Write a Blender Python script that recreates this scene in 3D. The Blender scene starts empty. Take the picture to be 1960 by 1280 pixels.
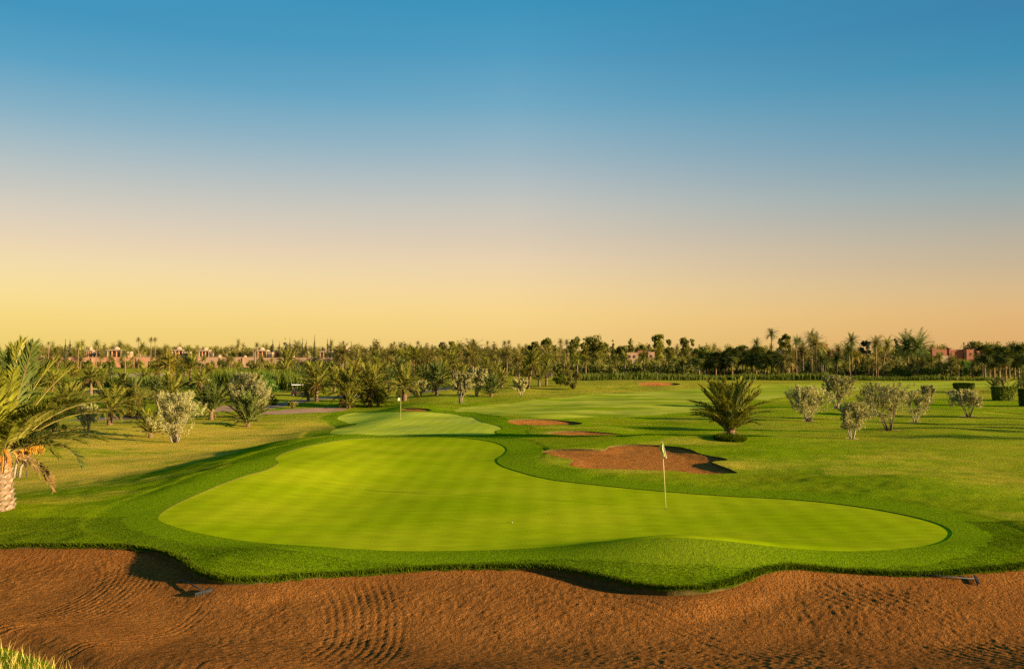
import bpy, math, random
import numpy as np
from mathutils import Vector, Matrix

R = math.radians
scene = bpy.context.scene
col = scene.collection

# ------------------------------------------------------------------ camera
F_PX, CX, CY, HOR = 1600.0, 980.0, 640.0, 685.0
CZ = 4.95
PITCH = math.atan((HOR - CY) / F_PX)
cd = bpy.data.cameras.new('camera'); cam = bpy.data.objects.new('camera', cd); col.objects.link(cam)
cd.sensor_width = 36; cd.lens = 36 * F_PX / 1960.0
cd.clip_start = 0.1; cd.clip_end = 20000
cam.location = (0, 0, CZ); cam.rotation_euler = (math.pi / 2 + PITCH, 0, 0)
scene.camera = cam

# ------------------------------------------------------------------ world, sun, exposure
EXPO = 1.75
SUN_EL, SUN_DIR = 10.5, (0.94, -0.34)          # sun stands to the right, a little behind the camera
scene.view_settings.view_transform = 'Standard'
scene.view_settings.look = 'None'
scene.view_settings.exposure = EXPO
scene.view_settings.gamma = 1.0
scene.view_settings.use_curve_mapping = False
scene.cycles.use_denoising = False      # the denoiser smears turf and sand grain

def lin(c):
    if isinstance(c, str):
        c = [int(c[i:i + 2], 16) / 255 for i in (1, 3, 5)]
    return [(v / 12.92 if v <= 0.04045 else ((v + 0.055) / 1.055) ** 2.4) for v in c]

W = bpy.data.worlds.new('World'); scene.world = W; W.use_nodes = True
nt = W.node_tree; nt.nodes.clear()
def wn(t): return nt.nodes.new(t)
wout = wn('ShaderNodeOutputWorld'); bg = wn('ShaderNodeBackground'); bg.inputs[1].default_value = 0.1
nt.links.new(bg.outputs[0], wout.inputs[0])
sky = wn('ShaderNodeTexSky'); sky.sky_type = 'NISHITA'; sky.sun_disc = False
sky.sun_elevation = R(SUN_EL); sky.sun_rotation = math.atan2(SUN_DIR[0], SUN_DIR[1])
sky.air_density = 1.0; sky.dust_density = 2.0; sky.ozone_density = 1.5
tc = wn('ShaderNodeTexCoord'); sp = wn('ShaderNodeSeparateXYZ'); nt.links.new(tc.outputs['Generated'], sp.inputs[0])
SKYSC = 1.0 / (0.1 * 2 ** EXPO)
NISH = 0.12          # share of the physical sky; it brings the warm glow round the sun
_EL = (2.5, 7.5, 17.5, 27.5, 47.5, 70, 90)
def ramp(stops, u, nz):
    """sky colour by height above the horizon, read along one column (u = tangent of its bearing)"""
    r = wn('ShaderNodeValToRGB'); r.color_ramp.interpolation = 'LINEAR'
    mr = wn('ShaderNodeMapRange'); mr.inputs[1].default_value = -0.1; mr.inputs[2].default_value = 1.0
    nt.links.new(sp.outputs[2], mr.inputs[0]); nt.links.new(mr.outputs[0], r.inputs[0])
    e = r.color_ramp.elements
    while len(e) > 1: e.remove(e[-1])
    for i, (y, c) in enumerate(stops):
        if isinstance(y, tuple): z = y[0]
        else:
            v = (CY - y) / F_PX; z = (math.sin(PITCH) + v * math.cos(PITCH)) / math.sqrt(1 + u * u + v * v)
        pos = (z + 0.1) / 1.1
        q = e[0] if i == 0 else e.new(pos)
        el = math.degrees(math.asin(max(-1, min(1, z))))
        q.position = pos; q.color = (*[max(0.0, (v - NISH * 0.785 * float(np.interp(el, _EL, [k[ch] for k in nz]))) / (1 - NISH)) for ch, v in enumerate(lin(c))], 1)
    return r
YS = (690, 600, 550, 500, 450, 400, 350, 300, 250, 200, 100, 0, (0.55,), (1.0,))
left = ramp(list(zip(YS, ('#f5d880', '#f8db88', '#f7dd9a', '#f2dbaa', '#e9d5b5', '#dbd0bd', '#c9c9bf', '#b6c2c2', '#a0bbc5', '#88b2c5', '#5ba2c4', '#4496be', '#3f93bc', '#3a8cb6'))), 0.61, ((1.21, 1.31, .92), (1.19, 1.63, 1.66), (.69, 1.1, 1.54), (.45, .75, 1.15), (.26, .44, .71), (.19, .31, .52), (.18, .3, .5)))
mid_ = ramp(list(zip(YS, ('#f0cc7e', '#f5d288', '#f1d39b', '#e8d0ac', '#d9cab3', '#cac6ba', '#b6bfbf', '#9fb7c1', '#8ab1c3', '#72a9c3', '#529cc0', '#3d93ba', '#3a90b8', '#358ab4'))), 0.0, ((.68, .7, .46), (.85, 1.12, 1.1), (.49, .77, 1.06), (.36, .57, .86), (.23, .38, .61), (.19, .31, .51), (.18, .3, .5)))
right = ramp(list(zip(YS, ('#e4b678', '#e4b97d', '#d9ba8c', '#cab697', '#bdb4a1', '#abb0a9', '#97adb0', '#83a5b2', '#72a0b5', '#639bb5', '#4490b4', '#2b85ad', '#2e88b0', '#2d84ac'))), 0.61, ((1.09, 1.04, .67), (1.07, 1.31, 1.26), (.63, .91, 1.21), (.46, .68, 1.0), (.29, .45, .71), (.22, .35, .56), (.18, .3, .5)))
def xmix(a, b, x0, x1):
    mr = wn('ShaderNodeMapRange'); mr.inputs[1].default_value = x0; mr.inputs[2].default_value = x1
    nt.links.new(sp.outputs[0], mr.inputs[0])
    m = wn('ShaderNodeMix'); m.data_type = 'RGBA'
    nt.links.new(mr.outputs[0], m.inputs[0]); nt.links.new(a, m.inputs[6]); nt.links.new(b, m.inputs[7]); return m.outputs[2]
sky_col = xmix(xmix(left.outputs[0], mid_.outputs[0], -0.51, 0.0), right.outputs[0], 0.0, 0.51)
scl = wn('ShaderNodeVectorMath'); scl.operation = 'SCALE'; scl.inputs[3].default_value = SKYSC
nt.links.new(sky_col, scl.inputs[0])
blend = wn('ShaderNodeMix'); blend.data_type = 'RGBA'; blend.inputs[0].default_value = NISH
nt.links.new(scl.outputs[0], blend.inputs[6]); nt.links.new(sky.outputs[0], blend.inputs[7])
nt.links.new(blend.outputs[2], bg.inputs[0])

sl = bpy.data.lights.new('sun', 'SUN'); sun = bpy.data.objects.new('sun', sl); col.objects.link(sun)
sl.energy = 5.0; sl.angle = R(0.6); sl.color = (1.0, 0.76, 0.45)
sv = Vector((SUN_DIR[0], SUN_DIR[1], 0)).normalized() * math.cos(R(SUN_EL)) + Vector((0, 0, math.sin(R(SUN_EL))))
sun.rotation_euler = (-sv).to_track_quat('-Z', 'Y').to_euler()

# ------------------------------------------------------------------ noise and terrain
def _hash(ix, iy, seed):
    h = (ix.astype(np.int64) * 374761393 + iy.astype(np.int64) * 668265263 + seed * 1274126177) & 0xffffffff
    h = ((h ^ (h >> 13)) * 1274126177) & 0xffffffff
    return ((h ^ (h >> 16)) & 0xffff) / 65535.0
def noise(x, y, seed=0):
    x = np.asarray(x, float); y = np.asarray(y, float)
    ix = np.floor(x); iy = np.floor(y); fx = x - ix; fy = y - iy
    u = fx * fx * fx * (fx * (fx * 6 - 15) + 10); v = fy * fy * fy * (fy * (fy * 6 - 15) + 10)
    a = _hash(ix, iy, seed); b = _hash(ix + 1, iy, seed); c = _hash(ix, iy + 1, seed); d = _hash(ix + 1, iy + 1, seed)
    return (a + (b - a) * u + (c - a) * v + (a - b - c + d) * u * v) * 2 - 1
def fbm(x, y, seed=0, o=3):
    s = 0; a = 1.0
    for k in range(o):
        s = s + a * noise(x * 2 ** k, y * 2 ** k, seed + k); a *= 0.5
    return s
def sst(a, b, x):
    t = np.clip((x - a) / (b - a), 0, 1); return t * t * (3 - 2 * t)
def gauss(X, Y, cx, cy, sx, sy, a):
    return a * np.exp(-((X - cx) / sx) ** 2 - ((Y - cy) / sy) ** 2)

def Hb(X, Y):
    X = np.asarray(X, float); Y = np.asarray(Y, float)
    z = -0.85 * sst(38, 95, Y)
    xl = np.interp(Y, [24, 32, 42, 60, 90], [-14.6, -13.2, -12.2, -11.2, -11])
    z = z - (0.76 + 0.12 * noise(X / 7, Y / 9, 91)) * sst(0.6, -8.0, X - xl) * sst(24, 40, Y) * (1 - sst(90, 170, Y))
    z = z - 0.28 * (1 - sst(19.2, 21.9, Y))
    z = z + gauss(X, Y, 4.3, 21.3, 2.9, 1.2, 0.52)
    z = z + gauss(X, Y, -6.2, 20.8, 1.8, 1.1, 0.26)
    z = z + gauss(X, Y, 12.5, 21.6, 3.5, 1.0, 0.10)
    z = z + gauss(X, Y, -10.5, 33, 3.2, 9.0, 0.30) + gauss(X, Y, -11.5, 50, 4, 9, 0.25)
    z = z + gauss(X, Y, 8.5, 49.0, 6.5, 2.6, 0.42) + gauss(X, Y, 2.0, 40.5, 3.0, 3.0, 0.22)
    z = z + gauss(X, Y, 12.5, 43.0, 2.6, 4.0, 0.08)
    z = z + gauss(X, Y, 4.0, 76.0, 6.0, 3.0, 0.40) + gauss(X, Y, 7.0, 63.5, 6.0, 2.0, 0.16)
    z = z + gauss(X, Y, -5.0, 61.0, 6.0, 4.0, 0.04) + gauss(X, Y, -16.5, 27.5, 3.0, 2.2, 0.22) + 0.10 * np.exp(-((X - xl - 1.6) / 1.1) ** 2) * sst(25, 30, Y) * (1 - sst(50, 60, Y)) + gauss(X, Y, -13.5, 38.0, 3.0, 5.0, 0.08) + gauss(X, Y, 15.5, 33.0, 4.0, 3.0, 0.25) + gauss(X, Y, 22.0, 45.0, 5.0, 5.0, 0.3) + gauss(X, Y, 30.0, 62.0, 5.0, 5.0, 0.3)
    z = z + gauss(X, Y, -8.5, 37.0, 2.6, 5.0, 0.20) - gauss(X, Y, -6.0, 31.0, 2.5, 4.0, 0.10)
    z = z + gauss(X, Y, 28.0, 172.0, 24.0, 16.0, 1.0) + gauss(X, Y, 60.0, 185.0, 40.0, 20.0, 0.3)
    far = sst(20, 60, Y)
    z = z + (0.05 + 0.17 * far) * fbm(X / 11.0, Y / 11.0, 3, 2) * (1 - sst(250, 500, Y))
    z = z - 0.15 * (1 - sst(9, 15.5, Y)) + 3.3 * (1 - sst(-2.0, 9.0, Y))
    return z

def ray(px, py):
    u = (px - CX) / F_PX; v = (CY - py) / F_PX
    return np.array([u, math.cos(PITCH) - v * math.sin(PITCH), math.sin(PITCH) + v * math.cos(PITCH)])
_T = np.concatenate([np.arange(11, 60, 0.05), np.arange(60, 260, 0.25), np.arange(260, 3000, 3.0)])
def at(px, py):
    d = ray(px, py); d = d / d[1]
    hz = CZ + d[2] * _T - Hb(d[0] * _T, _T)
    i = np.argmax(hz < 0)
    if hz[i] >= 0: i = len(_T) - 1
    t0, t1, h0, h1 = _T[i - 1], _T[i], hz[i - 1], hz[i]
    t = t0 + (t1 - t0) * h0 / (h0 - h1 + 1e-9)
    return float(d[0] * t), float(t)
def gz(x, y): return float(Hb(np.array([x]), np.array([y]))[0])
def atd(px, Y):            # the ground point in column px at distance Y
    return (px - CX) / F_PX * Y, Y
def scale_at(Y): return F_PX / Y      # pixels of the photograph per metre

def smooth_poly(pts, closed=True, n=6):
    P = np.array(pts, float); m = len(P); out = []
    for i in range(m):
        p0, p1, p2, p3 = P[(i - 1) % m], P[i], P[(i + 1) % m], P[(i + 2) % m]
        for k in range(n):
            t = k / n
            out.append(0.5 * (2 * p1 + (p2 - p0) * t + (2 * p0 - 5 * p1 + 4 * p2 - p3) * t * t + (3 * p1 - p0 - 3 * p2 + p3) * t ** 3))
    return np.array(out)
def wpoly(pxs, n=5): return smooth_poly([at(*p) for p in pxs], True, n)
def sdf(poly, X, Y, margin=6.0):
    """signed distance to a polygon, negative inside; far points get a large value"""
    X = np.asarray(X, float); Y = np.asarray(Y, float); sh = X.shape
    x = X.ravel(); y = Y.ravel(); out = np.full(x.shape, 1e3)
    lo = poly.min(0) - margin; hi = poly.max(0) + margin
    idx = np.nonzero((x > lo[0]) & (x < hi[0]) & (y > lo[1]) & (y < hi[1]))[0]
    A = poly; B = np.roll(poly, -1, 0)
    for s in range(0, len(idx), 40000):
        ii = idx[s:s + 40000]; xx = x[ii]; yy = y[ii]
        best = np.full(len(ii), 1e9); inside = np.zeros(len(ii), bool)
        for a, b in zip(A, B):
            e = b - a; L2 = e @ e + 1e-12
            t = np.clip(((xx - a[0]) * e[0] + (yy - a[1]) * e[1]) / L2, 0, 1)
            best = np.minimum(best, (xx - a[0] - t * e[0]) ** 2 + (yy - a[1] - t * e[1]) ** 2)
            c = (a[1] > yy) != (b[1] > yy)
            if c.any():
                xc = a[0] + (yy - a[1]) * e[0] / (e[1] if abs(e[1]) > 1e-12 else 1e-12)
                inside ^= c & (xx < xc)
        dd = np.sqrt(best); out[ii] = np.where(inside, -dd, dd)
    return out.reshape(sh)

# ------------------------------------------------------------------ materials
def mat(name):
    m = bpy.data.materials.new(name); m.use_nodes = True
    n = m.node_tree.nodes; n.clear()
    return m, m.node_tree
class N:
    """small helper to write node trees"""
    def __init__(s, t): s.t = t
    def __call__(s, typ, **kw):
        n = s.t.nodes.new(typ)
        for k, v in kw.items(): setattr(n, k, v)
        return n
    def link(s, a, b): s.t.links.new(a, b)
    def coord(s): return s('ShaderNodeTexCoord').outputs['Object']
    def mapped(s, src, scale=(1, 1, 1), rot=(0, 0, 0)):
        m = s('ShaderNodeMapping'); m.inputs['Scale'].default_value = scale; m.inputs['Rotation'].default_value = rot
        s.link(src, m.inputs[0]); return m.outputs[0]
    def noise(s, src, scale, detail=3, rough=0.55, dist=0.0):
        n = s('ShaderNodeTexNoise'); n.inputs['Scale'].default_value = scale; n.inputs['Detail'].default_value = detail
        n.inputs['Roughness'].default_value = rough; n.inputs['Distortion'].default_value = dist
        s.link(src, n.inputs['Vector']); return n.outputs['Fac']
    def rng(s, src, a, b, c=0.0, d=1.0):
        m = s('ShaderNodeMapRange'); m.inputs[1].default_value = a; m.inputs[2].default_value = b
        m.inputs[3].default_value = c; m.inputs[4].default_value = d; s.link(src, m.inputs[0]); return m.outputs[0]
    def mix(s, fac, a, b, mode='MIX'):
        m = s('ShaderNodeMix', data_type='RGBA', blend_type=mode)
        for v, i in ((fac, 0), (a, 6), (b, 7)):
            if isinstance(v, (int, float)): m.inputs[i].default_value = v if i == 0 else (v, v, v, 1)
            elif isinstance(v, (tuple, list)): m.inputs[i].default_value = (*v[:3], 1)
            else: s.link(v, m.inputs[i])
        return m.outputs[2]
    def math(s, op, a, b=0.0):
        m = s('ShaderNodeMath', operation=op)
        for v, i in ((a, 0), (b, 1)):
            if isinstance(v, (int, float)): m.inputs[i].default_value = v
            else: s.link(v, m.inputs[i])
        return m.outputs[0]
    def attr(s, name):
        a = s('ShaderNodeAttribute'); a.attribute_name = name; return a.outputs['Fac']
    def bump(s, h, strength, dist):
        b = s('ShaderNodeBump'); b.inputs['Strength'].default_value = strength; b.inputs['Distance'].default_value = dist
        s.link(h, b.inputs['Height']); return b.outputs[0]
    def principled(s, color, rough=0.8, spec=0.2, normal=None):
        p = s('ShaderNodeBsdfPrincipled'); o = s('ShaderNodeOutputMaterial')
        if isinstance(color, (tuple, list)): p.inputs['Base Color'].default_value = (*color[:3], 1)
        else: s.link(color, p.inputs['Base Color'])
        p.inputs['Roughness'].default_value = rough; p.inputs['Specular IOR Level'].default_value = spec
        if normal: s.link(normal, p.inputs['Normal'])
        s.link(p.outputs[0], o.inputs[0]); return p

def mat_plain(name, c1, c2=None, scale=3.0, rough=0.75, spec=0.25, bump=0.0, bscale=None):
    m, t = mat(name); n = N(t); co = n.coord()
    c2 = c2 or [v * 0.75 for v in c1]
    colr = n.mix(n.rng(n.noise(co, scale, 4), 0.3, 0.7), c1, c2)
    nb = n.bump(n.noise(co, bscale or scale * 4, 4), bump, 0.05) if bump else None
    n.principled(colr, rough, spec, nb); return m
def mat_leaf(name, c1, c2, trans=0.3, scale=1.5, var=0.35, gloss=0.12, tcol=None):
    """leaf blade: diffuse with some light passing through and a weak sheen; varies leaf by leaf and plant by plant"""
    m, t = mat(name); n = N(t); co = n.coord()
    oi = n('ShaderNodeObjectInfo').outputs['Random']
    f = n.rng(n.noise(co, scale, 3, 0.7), 0.3, 0.7)
    c = n.mix(f, [v * LEAF for v in c1], [v * LEAF for v in c2])
    v = n.rng(oi, 0, 1, 1 - var, 1 + var)
    cc = n('ShaderNodeVectorMath', operation='SCALE'); n.link(c, cc.inputs[0]); n.link(v, cc.inputs[3])
    d = n('ShaderNodeBsdfDiffuse'); n.link(cc.outputs[0], d.inputs[0])
    tr = n('ShaderNodeBsdfTranslucent')
    tt = n.mix(1.0, cc.outputs[0], tcol or (1.1, 1.0, 0.45), 'MULTIPLY'); n.link(tt, tr.inputs[0])
    ms = n('ShaderNodeMixShader'); ms.inputs[0].default_value = trans
    n.link(d.outputs[0], ms.inputs[1]); n.link(tr.outputs[0], ms.inputs[2])
    g = n('ShaderNodeBsdfGlossy'); g.inputs['Roughness'].default_value = 0.45; g.inputs[0].default_value = (0.40, 0.38, 0.22, 1)
    m2 = n('ShaderNodeMixShader'); m2.inputs[0].default_value = gloss * 0.4
    n.link(ms.outputs[0], m2.inputs[1]); n.link(g.outputs[0], m2.inputs[2])
    o = n('ShaderNodeOutputMaterial'); n.link(m2.outputs[0], o.inputs[0]); return m

M = {}
TURF, SAND, LEAF = 1.22, 1.02, 1.38
# rough grass: colour follows mowing height (distance from the greens) and how dry the turf is
def mat_rough():
    m, t = mat('rough_grass'); n = N(t); co = n.coord()
    big = n.noise(n.mapped(co, (0.10, 0.16, 0.1)), 1.0, 4, 0.6)
    mid = n.noise(n.mapped(co, (0.55, 0.9, 0.5)), 1.0, 4, 0.6)
    fine = n.noise(co, 9.0, 5, 0.75); tiny = n.noise(co, 45.0, 3, 0.7)
    green = n.mix(n.rng(mid, 0.3, 0.7), (0.078, 0.128, 0.002), (0.128, 0.168, 0.003))
    olive = n.mix(n.rng(fine, 0.35, 0.65), (0.155, 0.160, 0.005), (0.090, 0.112, 0.003))
    c = n.mix(n.rng(big, 0.46, 0.66), green, olive)
    dry = n.mix(n.rng(fine, 0.3, 0.7), (0.40, 0.250, 0.045), (0.26, 0.20, 0.015))
    dm = n.math('MULTIPLY', n.attr('dry'), n.rng(n.math('ADD', mid, n.math('MULTIPLY', big, 0.8)), 0.55, 0.98))
    c = n.mix(dm, c, dry)
    coll = n.attr('collar')          # lush mown band round the greens
    lush = n.mix(n.rng(fine, 0.3, 0.7), (0.068, 0.120, 0.002), (0.090, 0.138, 0.002))
    c = n.mix(n.math('MULTIPLY', coll, 0.85), c, lush)
    sp_ = n.rng(tiny, 0.3, 0.7, 0.74, 1.26)
    sp2 = n.rng(fine, 0.3, 0.7, 0.80, 1.20)
    s = n('ShaderNodeVectorMath', operation='SCALE'); n.link(c, s.inputs[0]); n.link(n.math('MULTIPLY', n.math('MULTIPLY', sp_, sp2), TURF), s.inputs[3])
    h = n.math('ADD', n.math('MULTIPLY', fine, 0.8), n.math('MULTIPLY', tiny, 0.35))
    n.principled(s.outputs[0], 1.0, 0.0, n.bump(h, 0.8, 0.10)); return m
M['rough'] = mat_rough()
def mat_green(c1=(0.164, 0.212, 0.0015), c2=(0.222, 0.244, 0.004)):
    m, t = mat('putting_green_turf'); n = N(t); co = n.coord()
    big = n.noise(n.mapped(co, (0.18, 0.3, 0.1)), 1.0, 3, 0.55)
    streak = n.noise(n.mapped(co, (0.9, 3.6, 1), (0, 0, 0.06)), 1.0, 4, 0.65)
    tiny = n.noise(n.mapped(co, (22, 40, 1)), 1.0, 4, 0.7)
    w = n('ShaderNodeTexWave', wave_type='BANDS', bands_direction='X', wave_profile='SIN')
    w.inputs['Scale'].default_value = 0.32; w.inputs['Distortion'].default_value = 0.6; w.inputs['Detail'].default_value = 1.0
    n.link(n.mapped(co, (1, 1, 1), (0, 0, 0.05)), w.inputs['Vector'])
    c = n.mix(n.rng(big, 0.35, 0.65), c1, c2)
    f = n.math('MULTIPLY', n.rng(streak, 0.28, 0.72, 0.84, 1.16), n.rng(tiny, 0.25, 0.75, 0.86, 1.14))
    f = n.math('MULTIPLY', f, n.rng(w.outputs['Fac'], 0, 1, 0.95, 1.05))
    s = n('ShaderNodeVectorMath', operation='SCALE'); n.link(c, s.inputs[0]); n.link(n.math('MULTIPLY', f, TURF), s.inputs[3])
    n.principled(s.outputs[0], 1.0, 0.0, n.bump(tiny, 0.25, 0.01)); return m
M['green'] = mat_green()
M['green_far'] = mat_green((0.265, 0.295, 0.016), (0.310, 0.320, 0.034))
def mat_fairway():
    m, t = mat('fairway_turf'); n = N(t); co = n.coord()
    big = n.noise(n.mapped(co, (0.05, 0.22, 0.1), (0, 0, 0.12)), 1.0, 4, 0.6)
    mid = n.noise(n.mapped(co, (0.25, 0.8, 0.5)), 1.0, 4, 0.6); fine = n.noise(co, 4.0, 4, 0.7)
    c = n.mix(n.rng(big, 0.36, 0.62), (0.138, 0.182, 0.003), (0.290, 0.280, 0.032))
    f = n.math('MULTIPLY', n.rng(mid, 0.25, 0.75, 0.85, 1.15), n.rng(fine, 0.25, 0.75, 0.9, 1.1))
    s = n('ShaderNodeVectorMath', operation='SCALE'); n.link(c, s.inputs[0]); n.link(n.math('MULTIPLY', f, TURF), s.inputs[3])
    n.principled(s.outputs[0], 1.0, 0.0, n.bump(fine, 0.3, 0.03)); return m
M['fairway'] = mat_fairway()
def mat_sand():
    m, t = mat('red_sand'); n = N(t); co = n.coord()
    big = n.noise(co, 0.25, 3); mid = n.noise(co, 2.2, 4, 0.65); fine = n.noise(co, 15.0, 3, 0.75)
    c = n.mix(n.rng(mid, 0.3, 0.7), (0.205, 0.078, 0.017), (0.285, 0.114, 0.026))
    c = n.mix(n.rng(big, 0.45, 0.6, 0, 0.35), c, (0.17, 0.062, 0.014))
    f = n.rng(fine, 0.3, 0.7, 0.66, 1.28)  # micro-shadow between crumbs put into the colour: bump hollows darker
    s = n('ShaderNodeVectorMath', operation='SCALE'); n.link(c, s.inputs[0]); n.link(n.math('MULTIPLY', f, SAND), s.inputs[3])
    n.principled(s.outputs[0], 1.0, 0.0, n.bump(fine, 1.0, 0.17)); return m
M['sand'] = mat_sand()
SAND = 1.30
M['sand_bright'] = mat_sand()  # brighter copy of the same sand, for the smaller bunkers
M['dirt'] = mat_plain('reddish_dirt', (0.36, 0.20, 0.11), (0.27, 0.15, 0.075), 1.2, 0.95, 0.1, 0.4)
M['tan'] = mat_plain('dry_tan_ground', (0.40, 0.28, 0.12), (0.28, 0.22, 0.07), 0.6, 0.95, 0.1, 0.3)
M['path'] = mat_plain('grey_concrete_path', (0.22, 0.155, 0.105), (0.16, 0.115, 0.08), 1.5, 1.0, 0.0)
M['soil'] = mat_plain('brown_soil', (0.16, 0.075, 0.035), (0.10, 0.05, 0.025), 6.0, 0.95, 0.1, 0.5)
def mat_water():
    m, t = mat('pond_water'); n = N(t); co = n.coord()
    p = n.principled((0.05, 0.07, 0.08), 0.08, 0.5, n.bump(n.noise(co, 6.0, 2), 0.08, 0.02)); return m
M['water'] = mat_water()
M['thatch'] = mat_plain('turf_edge_thatch', (0.110, 0.078, 0.026), (0.060, 0.052, 0.014), 9.0, 1.0, 0.0, 0.5)
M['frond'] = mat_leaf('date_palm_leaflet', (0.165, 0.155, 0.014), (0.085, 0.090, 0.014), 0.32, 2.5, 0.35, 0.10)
M['frond_bright'] = mat_leaf('sunlit_palm_leaflet', (0.185, 0.180, 0.014), (0.105, 0.115, 0.014), 0.35, 2.0, 0.3, 0.06)  # lighter copy of the leaflet with sunlight put into its colour
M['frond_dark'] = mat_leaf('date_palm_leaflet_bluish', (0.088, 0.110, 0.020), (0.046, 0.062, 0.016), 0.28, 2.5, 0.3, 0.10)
M['frond_gold'] = mat_leaf('date_palm_leaflet_golden_lit', (0.200, 0.150, 0.014), (0.120, 0.105, 0.012), 0.35, 2.5, 0.3, 0.08)  # golden tone; on the golden lit palm it puts low sunlight into colour
M['frond_dead'] = mat_leaf('dead_palm_leaflet', (0.15, 0.088, 0.034), (0.09, 0.055, 0.022), 0.2, 2.5, 0.3, 0.0)
M['frond_far'] = mat_leaf('far_palm_leaves', (0.150, 0.122, 0.028), (0.082, 0.075, 0.020), 0.28, 0.35, 0.4, 0.03)
M['fan'] = mat_leaf('fan_palm_leaf', (0.070, 0.080, 0.014), (0.036, 0.046, 0.011), 0.25, 0.8, 0.3, 0.05)
M['olive'] = mat_leaf('olive_leaf', (0.285, 0.255, 0.100), (0.170, 0.160, 0.062), 0.22, 2.0, 0.2, 0.06)
M['shrub'] = mat_leaf('shrub_leaf', (0.080, 0.098, 0.010), (0.045, 0.062, 0.008), 0.3, 2.0, 0.25, 0.05)
M['shrub_bright'] = mat_leaf('bright_shrub_leaf', (0.080, 0.155, 0.018), (0.045, 0.095, 0.012), 0.3, 2.0, 0.2, 0.05)
M['shrub_rust'] = mat_leaf('rust_green_shrub_leaf', (0.165, 0.125, 0.022), (0.085, 0.105, 0.020), 0.3, 2.0, 0.2, 0.04)
M['orange'] = mat_leaf('orange_foliage', (0.34, 0.170, 0.018), (0.25, 0.16, 0.03), 0.3, 3.0, 0.15, 0.04)
M['conifer'] = mat_leaf('far_tree_leaf', (0.100, 0.098, 0.018), (0.054, 0.058, 0.013), 0.25, 0.4, 0.35, 0.02)
M['conifer_light'] = mat_leaf('far_light_tree_leaf', (0.135, 0.125, 0.016), (0.080, 0.085, 0.014), 0.25, 0.4, 0.25, 0.02)
M['cypress'] = mat_leaf('cypress_leaf', (0.040, 0.044, 0.022), (0.025, 0.030, 0.016), 0.1, 0.6, 0.25, 0.02)
M['reed'] = mat_leaf('reed_blade', (0.075, 0.095, 0.008), (0.042, 0.058, 0.007), 0.3, 0.7, 0.1, 0.05)
M['blade'] = mat_leaf('grass_blade', (0.050, 0.070, 0.003), (0.034, 0.053, 0.002), 0.2, 1.2, 0.1, 0.0)
M['dryblade'] = mat_leaf('dry_grass_blade', (0.50, 0.36, 0.10), (0.36, 0.28, 0.06), 0.35, 3.0, 0.1, 0.05)
M['bark'] = mat_plain('palm_trunk', (0.20, 0.13, 0.070), (0.11, 0.07, 0.038), 7.0, 0.9, 0.1, 0.6)
M['boot'] = mat_plain('pale_palm_leaf_bases', (0.36, 0.28, 0.19), (0.20, 0.14, 0.085), 9.0, 0.85, 0.15, 0.5)
M['rachis'] = mat_plain('palm_leaf_stalk', (0.23, 0.22, 0.055), (0.26, 0.18, 0.045), 2.0, 0.6, 0.3)
M['fruit'] = mat_plain('orange_fruit_stalk', (0.40, 0.17, 0.02), (0.28, 0.12, 0.02), 6.0, 0.6, 0.3)
M['olivebark'] = mat_plain('olive_bark', (0.33, 0.265, 0.19), (0.20, 0.155, 0.105), 8.0, 0.9, 0.1, 0.5)
M['darkbark'] = mat_plain('dark_bark', (0.11, 0.075, 0.05), (0.07, 0.05, 0.032), 6.0, 0.9, 0.1, 0.5)
M['terracotta'] = mat_plain('terracotta_plaster', (0.44, 0.215, 0.120), (0.38, 0.19, 0.11), 0.25, 0.9, 0.1)
M['pinkwall'] = mat_plain('pink_plaster', (0.38, 0.23, 0.14), (0.33, 0.20, 0.12), 0.3, 0.9, 0.1)
M['cream'] = mat_plain('cream_plaster', (0.32, 0.235, 0.155), (0.27, 0.20, 0.13), 0.4, 0.9, 0.1)
M['redwall'] = mat_plain('red_earth_plaster', (0.25, 0.095, 0.060), (0.21, 0.08, 0.05), 0.3, 0.9, 0.1)
M['glassdark'] = mat_plain('dark_window_glass', (0.035, 0.03, 0.028), (0.025, 0.022, 0.02), 2.0, 0.25, 0.5)
M['wood'] = mat_plain('brown_wood', (0.14, 0.075, 0.04), (0.09, 0.05, 0.028), 3.0, 0.7, 0.2)
M['metal'] = mat_plain('dark_metal', (0.025, 0.027, 0.030), (0.035, 0.037, 0.04), 8.0, 0.5, 0.4)
M['slate'] = mat_plain('slate_grey_rake', (0.020, 0.026, 0.028), (0.030, 0.036, 0.038), 8.0, 0.6, 0.2)
M['white'] = mat_plain('white_paint', (0.78, 0.76, 0.72), (0.70, 0.68, 0.64), 3.0, 0.4, 0.5)
M['ball'] = mat_plain('golf_ball_white', (0.30, 0.30, 0.27), (0.28, 0.28, 0.25), 3.0, 0.5, 0.2)
M['tyre'] = mat_plain('black_rubber', (0.02, 0.02, 0.02), (0.03, 0.03, 0.03), 5.0, 0.8, 0.2)
M['pole'] = mat_plain('pale_yellow_pole', (0.50, 0.43, 0.17), (0.44, 0.37, 0.14), 6.0, 0.4, 0.4)
M['flagyellow'] = mat_leaf('yellow_flag_cloth', (0.40, 0.40, 0.10), (0.36, 0.36, 0.08), 0.35, 3.0, 0.0, 0.03)
M['flagwhite'] = mat_leaf('white_flag_cloth', (0.46, 0.45, 0.36), (0.42, 0.41, 0.33), 0.35, 3.0, 0.0, 0.03, (1, 1, 0.9))
M['black'] = mat_plain('black_print', (0.012, 0.012, 0.012), (0.012, 0.012, 0.012), 3.0, 0.6, 0.2)
M['cup'] = mat_plain('dark_cup', (0.02, 0.02, 0.018), (0.02, 0.02, 0.018), 3.0, 0.6, 0.2)

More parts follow.
